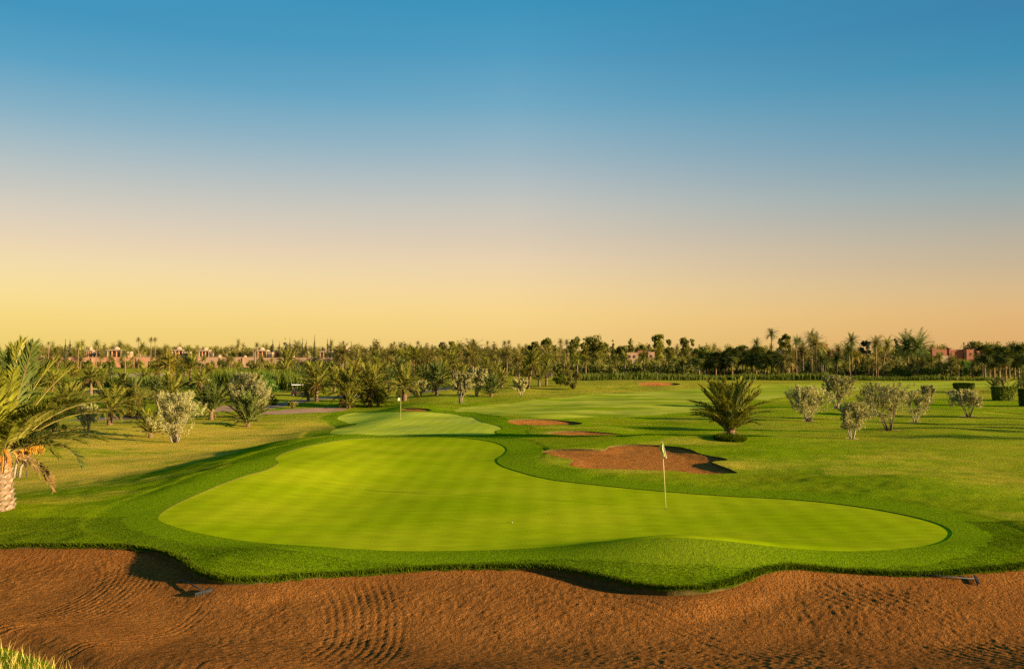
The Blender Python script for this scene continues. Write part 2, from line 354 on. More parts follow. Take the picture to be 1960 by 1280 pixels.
# ------------------------------------------------------------------ mesh and object helpers
def mesh(name, V, Fc, mats, midx=None, smooth=False):
    V = np.asarray(V, np.float32).reshape(-1, 3)
    me = bpy.data.meshes.new(name)
    if isinstance(Fc, np.ndarray):
        k = Fc.shape[1]; nf = len(Fc); loops = Fc.ravel().astype(np.int32)
        starts = np.arange(0, nf * k, k, dtype=np.int32)
    else:
        nf = len(Fc); ln = np.array([len(f) for f in Fc], np.int32)
        loops = np.fromiter((i for f in Fc for i in f), np.int32, int(ln.sum())); starts = np.concatenate([[0], np.cumsum(ln)[:-1]]).astype(np.int32)
    me.vertices.add(len(V)); me.vertices.foreach_set('co', V.ravel())
    me.loops.add(len(loops)); me.loops.foreach_set('vertex_index', loops)
    me.polygons.add(nf); me.polygons.foreach_set('loop_start', starts)
    for m in (mats if isinstance(mats, (list, tuple)) else [mats]): me.materials.append(M[m] if isinstance(m, str) else m)
    if midx is not None: me.polygons.foreach_set('material_index', np.asarray(midx, np.int32))
    me.update(calc_edges=True)
    me.polygons.foreach_set('use_smooth', np.full(nf, bool(smooth)))
    me.validate(); return me
def obj(name, me, parent=None, loc=(0, 0, 0), rot=(0, 0, 0), sc=(1, 1, 1)):
    o = bpy.data.objects.new(name, me); col.objects.link(o)
    o.location = loc; o.rotation_euler = rot; o.scale = sc if isinstance(sc, (tuple, list)) else (sc, sc, sc)
    if parent: o.parent = parent
    return o
def tag(o, label, cat, group=None):
    o['label'] = label; o['category'] = cat
    if group: o['group'] = group
    return o
def thing(name, loc, label, cat, group=None, rz=0.0):
    o = obj(name, None, None, loc, (0, 0, rz)); o.empty_display_size = 0.3
    return tag(o, label, cat, group)
def structure(o): o['kind'] = 'structure'; return o
class MB:
    """collects polygons with a material index"""
    def __init__(s): s.V = []; s.F = []; s.I = []; s.n = 0
    def add(s, V, Fc, mi=0):
        V = np.asarray(V, float).reshape(-1, 3); b = s.n
        s.V.append(V); s.n += len(V)
        for f in Fc: s.F.append(tuple(int(i) + b for i in f)); s.I.append(mi)
    def box(s, x0, x1, y0, y1, z0, z1, mi=0):
        V = [(x, y, z) for z in (z0, z1) for y in (y0, y1) for x in (x0, x1)]
        s.add(V, [(0, 2, 3, 1), (4, 5, 7, 6), (0, 1, 5, 4), (2, 6, 7, 3), (0, 4, 6, 2), (1, 3, 7, 5)], mi)
    def tube(s, pts, rad, n=6, mi=0, cap=True):
        P = np.asarray(pts, float); m = len(P); r = np.broadcast_to(np.asarray(rad, float), (m,))
        T = np.gradient(P, axis=0); T /= np.linalg.norm(T, axis=1)[:, None] + 1e-9
        up = np.array([0, 0, 1.0]) if abs(T[0, 2]) < 0.9 else np.array([1.0, 0, 0])
        A = np.cross(T, up); A /= np.linalg.norm(A, axis=1)[:, None] + 1e-9; B = np.cross(T, A)
        a = np.arange(n) * 2 * math.pi / n
        V = P[:, None, :] + r[:, None, None] * (np.cos(a)[None, :, None] * A[:, None, :] + np.sin(a)[None, :, None] * B[:, None, :])
        Fc = [(i * n + k, i * n + (k + 1) % n, (i + 1) * n + (k + 1) % n, (i + 1) * n + k) for i in range(m - 1) for k in range(n)]
        if cap: Fc += [tuple(range(n))[::-1], tuple(range((m - 1) * n, m * n))]
        s.add(V.reshape(-1, 3), Fc, mi)
    def lathe(s, prof, n=12, mi=0, c=(0, 0, 0)):
        V = [(c[0] + r * math.cos(2 * math.pi * k / n), c[1] + r * math.sin(2 * math.pi * k / n), c[2] + z) for r, z in prof for k in range(n)]
        m = len(prof)
        s.add(V, [(i * n + k, i * n + (k + 1) % n, (i + 1) * n + (k + 1) % n, (i + 1) * n + k) for i in range(m - 1) for k in range(n)] +
              [tuple(range(n))[::-1], tuple(range((m - 1) * n, m * n))], mi)
    def quads(s, Q, mi=0):
        """Q: (n,4,3) loose quads or (n,3,3) triangles"""
        Q = np.asarray(Q, float); n, k = Q.shape[:2]; b = s.n
        s.V.append(Q.reshape(-1, 3)); s.n += n * k
        s.F.extend(map(tuple, (np.arange(n * k).reshape(n, k) + b).tolist())); s.I.extend([mi] * n)
    def mesh(s, name, mats, smooth=False):
        return mesh(name, np.concatenate(s.V), s.F, mats, s.I, smooth)

# ------------------------------------------------------------------ regions of the ground
P_green = wpoly([(303, 990), (330, 968), (400, 936), (470, 910), (512, 898), (534, 885), (528, 876), (560, 861), (640, 844), (720, 838),
                 (820, 836), (900, 839), (950, 847), (970, 858), (966, 869), (952, 878), (958, 889), (990, 901), (1050, 916), (1130, 926),
                 (1250, 938), (1400, 949), (1500, 954), (1600, 963), (1700, 978), (1780, 996), (1816, 1011), (1820, 1026), (1790, 1041),
                 (1730, 1049), (1640, 1054), (1560, 1052), (1480, 1045), (1400, 1036), (1310, 1029), (1230, 1030), (1150, 1037),
                 (1050, 1046), (900, 1053), (780, 1054), (660, 1049), (540, 1041), (450, 1032), (370, 1017), (322, 1003)])
P_green2 = wpoly([(646, 801), (656, 794), (690, 789), (760, 788), (830, 789), (880, 794), (912, 801), (945, 812), (962, 819), (950, 824),
                  (946, 831), (900, 832), (800, 832), (700, 831), (650, 831), (632, 828), (648, 820), (684, 812), (660, 807)])
P_fair = wpoly([(870, 785), (960, 774), (1080, 761), (1200, 751), (1330, 744), (1450, 737), (1600, 733), (1800, 730), (1960, 728), (2060, 727),
                (2060, 745), (1960, 744), (1800, 746), (1600, 751), (1500, 760), (1420, 773), (1350, 786), (1250, 795), (1120, 799), (1000, 797), (920, 791)])
_lip = [(-60, 1049), (0, 1047), (100, 1045), (200, 1046), (285, 1051), (338, 1067), (368, 1090), (400, 1105), (440, 1112), (500, 1112), (560, 1106),
        (650, 1100), (760, 1092), (880, 1086), (1000, 1084), (1080, 1090), (1150, 1104), (1220, 1119), (1290, 1128), (1350, 1126), (1400, 1117),
        (1440, 1102), (1480, 1090), (1530, 1086), (1600, 1091), (1680, 1097), (1760, 1099), (1840, 1096), (1900, 1090), (1960, 1086), (2060, 1083)]
_b1 = [at(*p) for p in _lip]
_b1 = [(-24, 22.2), (-18, 22.3)] + _b1 + [(19, 20.6), (24, 20), (25, 16), (16, 13.4), (9, 12.6), (3, 12.6), (-3, 12.9), (-6.6, 13.6), (-8.2, 14.6), (-9.7, 15.3), (-14, 16.0), (-20, 17.0), (-25, 19)]
P_b1 = smooth_poly(_b1, True, 5)
P_b2 = wpoly([(1036, 864), (1060, 861), (1150, 861), (1166, 855), (1200, 852), (1260, 853), (1300, 857), (1340, 867), (1394, 881), (1364, 886),
              (1376, 893), (1412, 905), (1395, 907), (1330, 906), (1270, 901), (1180, 900), (1130, 899), (1100, 893), (1088, 886), (1096, 880), (1060, 872)])
P_b3 = wpoly([(972, 807), (985, 804), (1040, 803), (1090, 807), (1115, 811), (1095, 814), (1040, 815), (1000, 813)])
P_b4 = wpoly([(1045, 829), (1080, 826), (1130, 826), (1175, 829), (1192, 831), (1150, 833), (1080, 833)])
P_b5 = wpoly([(1218, 734), (1250, 731), (1290, 733), (1302, 736), (1270, 739), (1240, 739)])
P_b6 = wpoly([(768, 783), (800, 782), (830, 785), (805, 787), (780, 786)])
PATHS = {
 'dirt_track': ('dirt', [(478, 793), (520, 787), (560, 783), (640, 780), (664, 784), (600, 790), (520, 794)]),
 'cart_path': ('path', [(500, 778), (560, 767), (620, 760), (690, 755), (700, 758), (640, 763), (580, 771), (520, 781)]),
 'red_dirt_strip': ('dirt', [(1000, 715), (1080, 714), (1200, 711), (1325, 708), (1400, 707), (1400, 710), (1330, 712), (1200, 716), (1100, 719), (1010, 720)]),
 'tan_ground': ('tan', [(200, 718), (260, 714), (330, 714), (360, 717), (320, 721), (240, 722)]),
 'tan_ground_strip': ('tan', [(385, 715), (420, 712), (520, 712), (530, 715), (450, 717), (400, 718)]),
 'cart_path_near_trees': ('path', [(120, 806), (180, 799), (260, 797), (330, 799), (260, 803), (180, 806)]),
 'cart_path_between_palms': ('path', [(800, 748), (850, 742), (900, 740), (900, 743), (850, 747), (805, 752)]),
 'dirt_border': ('dirt', [(395, 782), (440, 776), (500, 776), (530, 780), (480, 786), (410, 788)]),
 'pond': ('water', [(158, 748), (172, 744), (196, 744), (200, 750), (178, 755), (160, 754)]),
}
P_paths = {k: (m, wpoly(p)) for k, (m, p) in PATHS.items()}
# bare soil under single trees
soil_at = [(880, 772, 16), (1547, 806, 14), (1601, 782, 14), (1630, 840, 12), (1700, 824, 18), (1752, 808, 13), (1853, 797, 14), (1660, 752, 9), (1776, 770, 12)]
P_soil = []
for px, py, w in soil_at:
    x, y = at(px, py); r = w / scale_at(y) * 1.0
    rng = np.random.default_rng(int(px)); a = np.linspace(0, 2 * math.pi, 10, endpoint=False)
    rr = r * (1 + 0.25 * rng.normal(size=10).clip(-1, 1))
    P_soil.append(smooth_poly(np.stack([x + rr * np.cos(a), y + rr * 1.3 * np.sin(a)], 1), True, 3))

REG = [('b1', P_b1), ('b2', P_b2), ('b3', P_b3), ('b4', P_b4), ('b5', P_b5), ('b6', P_b6), ('green', P_green), ('green2', P_green2)] + \
      [(k, p) for k, (m, p) in P_paths.items()] + [('soil%d' % i, p) for i, p in enumerate(P_soil)] + [('fair', P_fair)]

def axis(f0, f1, step, lo, hi, grow):
    mid = list(np.arange(f0, f1 + 1e-6, step)); up = []; x = mid[-1]; s = step
    while x < hi: s = min(s * grow, max(s, 400)); x += s; up.append(x)
    dn = []; x = mid[0]; s = step
    while x > lo: s *= grow; x -= s; dn.append(x)
    return np.array(dn[::-1] + mid + up)
gx = axis(-19.0, 20.0, 0.14, -4000, 4000, 1.035)
gy = axis(13.0, 30.0, 0.14, -60, 6000, 1.012)
GX, GY = np.meshgrid(gx, gy)
D = {k: sdf(p, GX, GY, 8.0 if k.startswith('green') or k == 'b1' else 2.5) for k, p in REG}
keys = [k for k, _ in REG]

def clip(T, k):
    """splits triangles (n,3,C) by the sign of channel k: inside, outside, cut edges"""
    if len(T) == 0: return T, T, np.zeros((0, 2, T.shape[2]))
    d = T[:, :, k]; ins = d < 0; c = ins.sum(1)
    I = [T[c == 3]]; O = [T[c == 0]]; E = []
    for cnt in (1, 2):
        S = T[c == cnt]
        if len(S) == 0: continue
        odd = (S[:, :, k] < 0) if cnt == 1 else (S[:, :, k] >= 0)
        j = odd.argmax(1); r = np.arange(len(S))
        A, B, C = S[r, j], S[r, (j + 1) % 3], S[r, (j + 2) % 3]
        def lerp(a, b):
            t = a[:, k] / (a[:, k] - b[:, k] + 1e-15); o = a + (b - a) * t[:, None]; o[:, k] = 0; return o
        Pp, Q = lerp(A, B), lerp(A, C)
        one = np.stack([A, Pp, Q], 1); two = np.concatenate([np.stack([Pp, B, C], 1), np.stack([Pp, C, Q], 1)])
        if cnt == 1: I.append(one); O.append(two); E.append(np.stack([Pp, Q], 1))
        else: O.append(one); I.append(two); E.append(np.stack([Q, Pp], 1))
    return np.concatenate(I), np.concatenate(O), (np.concatenate(E) if E else np.zeros((0, 2, T.shape[2])))

ny, nx = GX.shape
allD = np.stack([D[k] for k in keys], -1)
cellmin = np.minimum.reduce([allD[:-1, :-1], allD[1:, :-1], allD[:-1, 1:], allD[1:, 1:]]).min(-1)
touch = cellmin < 0.0
ATT = np.concatenate([GX[..., None], GY[..., None], allD], -1)
ci, cj = np.nonzero(touch)
a, b, c_, d_ = ATT[ci, cj], ATT[ci, cj + 1], ATT[ci + 1, cj + 1], ATT[ci + 1, cj]
soup = np.concatenate([np.stack([a, b, c_], 1), np.stack([a, c_, d_], 1)])
inside = {}; edges = {}
for i, k in enumerate(keys):
    inside[k], soup, edges[k] = clip(soup, 2 + i)
gi, gj = np.nonzero(~touch)
idx = np.arange(ny * nx).reshape(ny, nx)
i00, i01, i11, i10 = idx[gi, gj], idx[gi, gj + 1], idx[gi + 1, gj + 1], idx[gi + 1, gj]
tri_plain = np.concatenate([np.stack([i00, i01, i11], 1), np.stack([i00, i11, i10], 1)])

def dgreen(X, Y):
    i = np.clip(np.searchsorted(gx, X) - 1, 0, nx - 2); j = np.clip(np.searchsorted(gy, Y) - 1, 0, ny - 2)
    u = (X - gx[i]) / (gx[i + 1] - gx[i]); v = (Y - gy[j]) / (gy[j + 1] - gy[j])
    return (DG[j, i] * (1 - u) + DG[j, i + 1] * u) * (1 - v) + (DG[j + 1, i] * (1 - u) + DG[j + 1, i + 1] * u) * v
DG = np.minimum(np.minimum(D['green'], D['green2']), 8.0)
def zdetail(X, Y):
    dg_ = dgreen(np.asarray(X, float), np.asarray(Y, float))
    return 0.030 * sst(1.95, 2.15, dg_) + sst(0.2, 2.5, dg_) * (0.016 * fbm(X / 0.55, Y / 0.55, 21, 2) * (1 - sst(28, 60, Y)) + 0.040 * fbm(X / 3.2, Y / 1.9, 23, 2) * sst(24, 34, Y) * (1 - sst(110, 200, Y)))
def weld(XY):
    key = np.round(XY * 2000).astype(np.int64); k1 = key[:, 0] * 100000007 + key[:, 1]
    _, first, inv = np.unique(k1, return_index=True, return_inverse=True)
    return first, inv
def soup_mesh(name, T, zf, m, extra=None):
    XY = T[:, :, :2].reshape(-1, 2); first, inv = weld(XY)
    P = XY[first]; fc = inv.reshape(-1, 3)
    ok = (fc[:, 0] != fc[:, 1]) & (fc[:, 1] != fc[:, 2]) & (fc[:, 0] != fc[:, 2]); fc = fc[ok]
    z = zf(P[:, 0], P[:, 1])
    return mesh(name, np.column_stack([P, z]), fc, m, None, True)

# the ground sheet
XYp = np.column_stack([GX.ravel(), GY.ravel()])
XYs = soup[:, :, :2].reshape(-1, 2)
XY = np.concatenate([XYp, XYs]); first, inv = weld(XY)
F = np.concatenate([inv[tri_plain], inv[len(XYp) + np.arange(len(XYs))].reshape(-1, 3)])
ok = (F[:, 0] != F[:, 1]) & (F[:, 1] != F[:, 2]) & (F[:, 0] != F[:, 2]); F = F[ok]
P = XY[first]; used = np.zeros(len(P), bool); used[F.ravel()] = True
remap = np.cumsum(used) - 1; F = remap[F]; P = P[used]
def zground(X, Y): return Hb(X, Y) + zdetail(X, Y)
gme = mesh('ground', np.column_stack([P, zground(P[:, 0], P[:, 1])]), F, 'rough', None, True)
ground = structure(obj('ground', gme))
dg = np.minimum(sdf(P_green, P[:, 0], P[:, 1], 8.0), sdf(P_green2, P[:, 0], P[:, 1], 5.0))
wob = 0.25 * fbm(P[:, 0] / 2.0, P[:, 1] / 2.0, 8, 2)
collar = 1 - sst(1.7, 2.0, dg + wob * 0.3)
X_, Y_ = P[:, 0], P[:, 1]
dry = 0.9 * sst(-14.5, -19, X_ + 1.5 * noise(X_ / 6, Y_ / 6, 4)) * sst(30, 36, Y_) * (1 - sst(70, 110, Y_))
dry = np.maximum(dry, 0.55 * sst(-9, -13, X_) * sst(45, 60, Y_) * (1 - sst(80, 110, Y_)))
dry = np.maximum(dry, 0.22 * sst(13, 20, X_ + 2 * noise(X_ / 8, Y_ / 8, 5)) * sst(27, 32, Y_) * (1 - sst(75, 100, Y_)))
dry = np.maximum(dry, gauss(X_, Y_, 8, 38.5, 5, 1.4, 0.9))
dry = np.maximum(dry, 0.5 * sst(100, 140, Y_) * (1 - 0 * Y_))
dry = np.maximum(dry, 0.8 * gauss(X_, Y_, 4.3, 20.7, 2.6, 0.8, 0.8))
dry = np.maximum(dry, 0.38 * sst(0.25, 0.6, fbm(X_ / 5.0, Y_ / 2.6, 15, 3)) * sst(2.0, 3.5, np.minimum(dg, 50)) * sst(22, 27, Y_) * (1 - sst(110, 140, Y_)))
for nm, val in (('collar', collar), ('dry', dry)):
    at_ = gme.attributes.new(nm, 'FLOAT', 'POINT'); at_.data.foreach_set('value', val.astype(np.float32))

def zgreen(X, Y): return Hb(X, Y) - 0.022
structure(obj('putting_green', soup_mesh('putting_green', inside['green'], zgreen, 'green')))
structure(obj('far_putting_green', soup_mesh('far_putting_green', inside['green2'], zgreen, 'green_far')))
structure(obj('fairway', soup_mesh('fairway', inside['fair'], lambda X, Y: Hb(X, Y) + zdetail(X, Y), 'fairway')))
for k, (m, p) in P_paths.items():
    zf = (lambda X, Y: Hb(X, Y) + zdetail(X, Y)) if m != 'water' else (lambda X, Y: np.full_like(X, Hb(X, Y).min() - 0.02))
    if len(inside[k]): structure(obj(k, soup_mesh(k, inside[k], zf, m)))
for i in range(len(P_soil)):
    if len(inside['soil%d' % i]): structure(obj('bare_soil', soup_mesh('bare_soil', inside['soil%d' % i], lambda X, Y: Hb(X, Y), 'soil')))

# turf edge that stands over the sand and round the green
def skirt(name, E, depth, m):
    if len(E) == 0: return
    A, B = E[:, 0, :2], E[:, 1, :2]; za, zb = zground(A[:, 0], A[:, 1]), zground(B[:, 0], B[:, 1])
    V = np.concatenate([np.column_stack([A, za]), np.column_stack([B, zb]), np.column_stack([B, zb - depth]), np.column_stack([A, za - depth])])
    n = len(A); r = np.arange(n); Fc = np.stack([r, r + n, r + 2 * n, r + 3 * n], 1)
    o = obj(name, mesh(name, V, Fc, m), ground); o['kind'] = 'structure'
skirt('turf_edge', np.concatenate([edges[k] for k in ('b1', 'b2', 'b3', 'b4', 'b5', 'b6')]), 0.55, 'thatch')
skirt('turf_edge', np.concatenate([edges['green'], edges['green2']]), 0.08, 'thatch')

# ---------------------------------------------- bunkers
def rake_marks(X, Y):
    def arcs(cx, cy, r0, r1, seed, sp, a0=None, a1=None, k=1.0):
        r = np.hypot((X - cx), (Y - cy) * k); th = np.arctan2((Y - cy) * k, X - cx)
        rr = r + 0.10 * noise(th * 2.0, r * 0.3, seed)
        ph = rr / sp; base = np.floor(ph); fr = ph - base
        on = _hash(np.floor(ph / 3), base * 0 + seed, seed) > 0.30
        g = np.exp(-((fr - 0.5) / 0.13) ** 2) - 0.6 * np.exp(-((fr - 0.78) / 0.12) ** 2) - 0.6 * np.exp(-((fr - 0.22) / 0.12) ** 2)
        m = sst(r0, r0 + 0.5, r) * (1 - sst(r1 - 0.6, r1, r))
        if a0 is not None: m = m * sst(a0, a0 + 0.3, th) * (1 - sst(a1 - 0.3, a1, th))
        return np.where(on, g, 0) * m * sst(-1.0, -0.2, noise(X / 1.6, Y / 1.6, seed + 2))
    g = arcs(-11.3, 19.4, 0.8, 5.8, 5, 0.145, -1.7, 1.2, 0.62)
    g = np.maximum(g, arcs(-6.4, 16.0, 0.4, 4.6, 9, 0.17, -0.3, 1.6, 0.55))
    g = np.maximum(g, 0.9 * arcs(-1.0, 11.0, 4.5, 12.5, 14, 0.19, 0.1, 1.5, 0.8))
    return g
def zsand1(X, Y, d):
    yn = np.interp(X, [-14, -9.7, -8.2, -6.6, -3, 3, 9, 16], [16, 15.3, 14.6, 13.6, 12.9, 12.6, 12.6, 13.4])
    prof = -0.34 - 0.50 * (1 - sst(17.0, 21.0, Y)) + gauss(X, Y, -2.0, 18.6, 4.0, 1.4, 0.10) + gauss(X, Y, 8.5, 18.8, 3.0, 1.2, 0.10)
    prof = prof + 0.80 * (1 - sst(-0.6, 4.8, Y - yn)) + 0.05 * fbm(X / 2.6, Y / 2.0, 31, 2)
    w = sst(0.0, 1.0, -d)
    z = (1 - w) * (Hb(X, Y) - 0.05 - gauss(X, Y, 2.6, 20.0, 2.2, 1.2, 0.20) - gauss(X, Y, -8.0, 20.5, 1.6, 1.6, 0.13)) + w * prof
    lump = fbm(X / 0.10, Y / 0.12, 41, 2) * 0.85 + 0.15 * fbm(X / 0.31, Y / 0.31, 51, 2)
    amp = 0.011 * (0.55 + 0.45 * sst(-0.4, 0.5, noise(X / 1.7, Y / 1.7, 61))) * sst(0.05, 0.5, -d)
    return z + lump * amp - 0.017 * rake_marks(X, Y) * sst(0.1, 0.6, -d)
def bunker(name, poly, xs, ys, zf, m='sand'):
    X, Y = np.meshgrid(xs, ys); d = sdf(poly, X, Y, 1.0) - 0.06
    A = np.stack([X, Y, d], -1)
    T = np.concatenate([np.stack([A[:-1, :-1], A[:-1, 1:], A[1:, 1:]], 2).reshape(-1, 3, 3), np.stack([A[:-1, :-1], A[1:, 1:], A[1:, :-1]], 2).reshape(-1, 3, 3)])
    I, O, E = clip(T, 2)
    C = I.reshape(-1, 3); first, inv = weld(C[:, :2]); Q = C[first]; fc = inv.reshape(-1, 3)
    ok = (fc[:, 0] != fc[:, 1]) & (fc[:, 1] != fc[:, 2]) & (fc[:, 0] != fc[:, 2])
    return structure(obj(name, mesh(name, np.column_stack([Q[:, :2], zf(Q[:, 0], Q[:, 1], Q[:, 2])]), fc[ok], m, None, True)))
xs1 = np.concatenate([np.arange(-26, -13.6, 0.3), np.arange(-13.6, 13.9, 0.036), np.arange(13.9, 27, 0.3)])
bunker('sand_bunker', P_b1, xs1, np.concatenate([np.arange(11.5, 14.6, 0.2), np.arange(14.6, 23.0, 0.04)]), zsand1)
def zsand_small(depth, wdt, amp, tilt=0.0):
    def f(X, Y, d):
        z = Hb(X, Y) - 0.045 - depth * sst(0, wdt, -d)
        return z + 0.6 * amp * fbm(X / 0.25, Y / 0.3, 71, 2)
    return f
for nm, p, st, dep in (('sand_bunker_beside_green', P_b2, 0.11, 0.10), ('sand_bunker_beyond', P_b3, 0.2, 0.22), ('sand_bunker_small', P_b4, 0.2, 0.2),
                       ('far_sand_bunker', P_b5, 0.5, 0.3), ('sand_bunker_behind_green', P_b6, 0.25, 0.3)):
    lo = p.min(0) - 0.6; hi = p.max(0) + 0.6
    bunker(nm, p, np.arange(lo[0], hi[0], st), np.arange(lo[1], hi[1], st), zsand_small(dep, 1.2, 0.012), 'sand_bright')

# ---------------------------------------------- loose grass (nobody could count it)
def blades(name, XY, h, w, m, seed, lean=0.5, label=None):
    r = np.random.default_rng(seed); n = len(XY); th = r.uniform(0, 2 * math.pi, n)
    hh = h * r.uniform(0.5, 1.25, n); ww = w * r.uniform(0.6, 1.3, n)
    z = zground(XY[:, 0], XY[:, 1]) - 0.01
    B = np.column_stack([XY, z]); T = np.column_stack([np.cos(th), np.sin(th), np.zeros(n)])
    la = r.uniform(0, 2 * math.pi, n); ln = hh * lean * r.uniform(0, 1, n)
    tip = B + np.column_stack([np.cos(la) * ln, np.sin(la) * ln, hh])
    tri = np.stack([B - T * ww[:, None], B + T * ww[:, None], tip], 1)
    me = mesh(name, tri.reshape(-1, 3), np.arange(3 * n).reshape(-1, 3), m)
    o = obj(name, me); o['kind'] = 'stuff'; o['label'] = label; o['category'] = 'grass'; return o
rg = np.random.default_rng(5)
E1 = edges['b1']; A, B = E1[:, 0, :2], E1[:, 1, :2]; L = np.linalg.norm(B - A, axis=1)
vis = (A[:, 1] > 17.5); A, B, L = A[vis], B[vis], L[vis]
k = rg.choice(len(A), 40000, p=L / L.sum()); t = rg.uniform(0, 1, (40000, 1))
pts = A[k] + (B[k] - A[k]) * t + rg.normal(0, 0.06, (40000, 2)); 
dd = sdf(P_b1, pts[:, 0], pts[:, 1], 1.0); pts = pts[dd > -0.05]
blades('grass', pts, 0.10, 0.012, 'blade', 1, 1.1, 'ragged turf fringe hanging over the lip of the front sand bunker')
# blades that hang down over the sand
kk = rg.choice(len(A), 30000, p=L / L.sum()); t = rg.uniform(0, 1, (30000, 1)); P0 = A[kk] + (B[kk] - A[kk]) * t
nrm = np.column_stack([(B - A)[kk][:, 1], -(B - A)[kk][:, 0]]); nrm /= np.linalg.norm(nrm, axis=1)[:, None] + 1e-9
sgn = np.sign(sdf(P_b1, P0[:, 0] + nrm[:, 0] * 0.05, P0[:, 1] + nrm[:, 1] * 0.05, 1.0)); nrm = -nrm * sgn[:, None]      # towards the sand
clump = 0.5 + 0.5 * noise(P0[:, 0] * 5, P0[:, 1] * 5, 77); ln = 0.03 + 0.09 * clump * rg.uniform(0.4, 1, 30000)
z0 = zground(P0[:, 0], P0[:, 1]) + 0.01; th = np.column_stack([-nrm[:, 1], nrm[:, 0]]) * 0.012
tip = np.column_stack([P0 + nrm * ln[:, None] * 0.45 + rg.normal(0, 0.03, (30000, 2)), z0 - ln])
V = np.stack([np.column_stack([P0 - th, z0]), np.column_stack([P0 + th, z0]), tip], 1)
o = obj('grass', mesh('grass', V.reshape(-1, 3), np.arange(90000).reshape(-1, 3), 'blade')); o['kind'] = 'stuff'; o['label'] = 'grass blades hanging over the turf edge above the sand'; o['category'] = 'grass'
pts = np.column_stack([rg.uniform(-16, 17, 400000), rg.uniform(18.3, 25.5, 400000)])
dd = sdf(P_b1, pts[:, 0], pts[:, 1], 0.5); g1 = sdf(P_green, pts[:, 0], pts[:, 1], 2.0)
keep = (dd > 0.03) & (g1 > 1.0 + 0.1 * noise(pts[:, 0] * 3, pts[:, 1] * 3, 6))
blades('grass', pts[keep][:130000], 0.032, 0.008, 'blade', 2, 1.0, 'mown rough grass between the green and the front bunker')
A2 = np.column_stack([rg.uniform(-16, -5.0, 9000), rg.uniform(11.5, 16.5, 9000)])
dd = sdf(P_b1, A2[:, 0], A2[:, 1], 3.0); A2 = A2[(dd > -0.03) & (dd < 2.5)]
A3 = np.column_stack([rg.uniform(6.0, 16, 6000), rg.uniform(11.2, 14.5, 6000)])
dd = sdf(P_b1, A3[:, 0], A3[:, 1], 3.0); A3 = A3[(dd > -0.05) & (dd < 1.0)]
A3 = A3[noise(A3[:, 0] * 1.5, A3[:, 1] * 1.5, 9) > 0.1]
blades('dry_grass', np.concatenate([A2, A3]), 0.22, 0.006, 'dryblade', 3, 0.7, 'tall dry yellow grass on the near bank of the bunker')

# ------------------------------------------------------------------ palms
def frond_mesh(name, droop, nl, seed, leafmat, leaf=0.20, width=0.017, vee=0.5, lift=0.0):
    """one feather leaf of unit length along +X, bending down with 'droop'"""
    r = np.random.default_rng(seed); mb = MB()
    n = 9; s = np.linspace(0, 1, n); ang = lift - droop * s ** 1.4
    dx = np.cos(ang); dz = np.sin(ang)
    px = np.concatenate([[0], np.cumsum((dx[:-1] + dx[1:]) / 2 / (n - 1))]); pz = np.concatenate([[0], np.cumsum((dz[:-1] + dz[1:]) / 2 / (n - 1))])
    py = 0.03 * np.sin(s * 3 + seed) * s
    mb.tube(np.column_stack([px, py, pz]), 0.011 * (1 - 0.85 * s) + 0.0015, 3, 1, False)
    Q = []
    for side in (-1, 1):
        u = np.linspace(0.13, 0.99, nl) + r.normal(0, 0.004, nl); u = u.clip(0.1, 0.995)
        bx, by, bz = np.interp(u, s, px), np.interp(u, s, py), np.interp(u, s, pz)
        an = np.interp(u, s, ang)
        l = leaf * (0.45 + 0.75 * np.sin(np.clip(u * 1.05, 0, 1) * math.pi * 0.86 + 0.25)).clip(0.25, 1.15) * r.uniform(0.8, 1.15, nl)
        fw = np.radians(np.interp(u, [0, 1], [62, 28])) + r.normal(0, 0.12, nl)      # angle from the stalk
        ve = vee + r.normal(0, 0.22, nl)
        tx, tz = np.cos(an), np.sin(an); ux, uz = -np.sin(an), np.cos(an)
        c, sn = np.cos(fw), np.sin(fw)
        d = np.column_stack([c * tx + sn * np.sin(ve) * ux, side * sn * np.cos(ve), c * tz + sn * np.sin(ve) * uz])
        b = np.column_stack([bx, by, bz])
        wv = np.cross(d, np.column_stack([ux, 0 * ux, uz])); wv /= np.linalg.norm(wv, axis=1)[:, None] + 1e-9
        wv = wv * (width * r.uniform(0.8, 1.2, nl))[:, None]
        mid = b + d * (l * 0.45)[:, None]; tip = b + d * l[:, None] - np.column_stack([0 * l, 0 * l, l * l * 0.9])
        Q.append(np.stack([b, mid + wv, tip, mid - wv], 1))
    mb.quads(np.concatenate(Q), 0)
    return mb.mesh(name, [leafmat, 'rachis'])
FR = {}
for lm in ('frond', 'frond_dark', 'frond_gold', 'frond_bright', 'frond_dead'):
    FR[lm] = [[frond_mesh('frond', dr, 34, 10 * i + j, lm, lift=li) for j in range(2)] for i, (dr, li) in enumerate(((0.45, 0.05), (0.95, 0.12), (1.55, 0.2)))]
FR_FINE = [[frond_mesh('frond', dr, 62, 200 + 10 * i + j, lm, 0.185, 0.0095, 0.55, li) for j in range(2) for lm in ('frond', 'frond_dark', 'frond_bright')] for i, (dr, li) in enumerate(((0.5, 0.05), (0.95, 0.12), (1.5, 0.2)))]  # light and dark copies mixed: lit tops and dark undersides put into colour

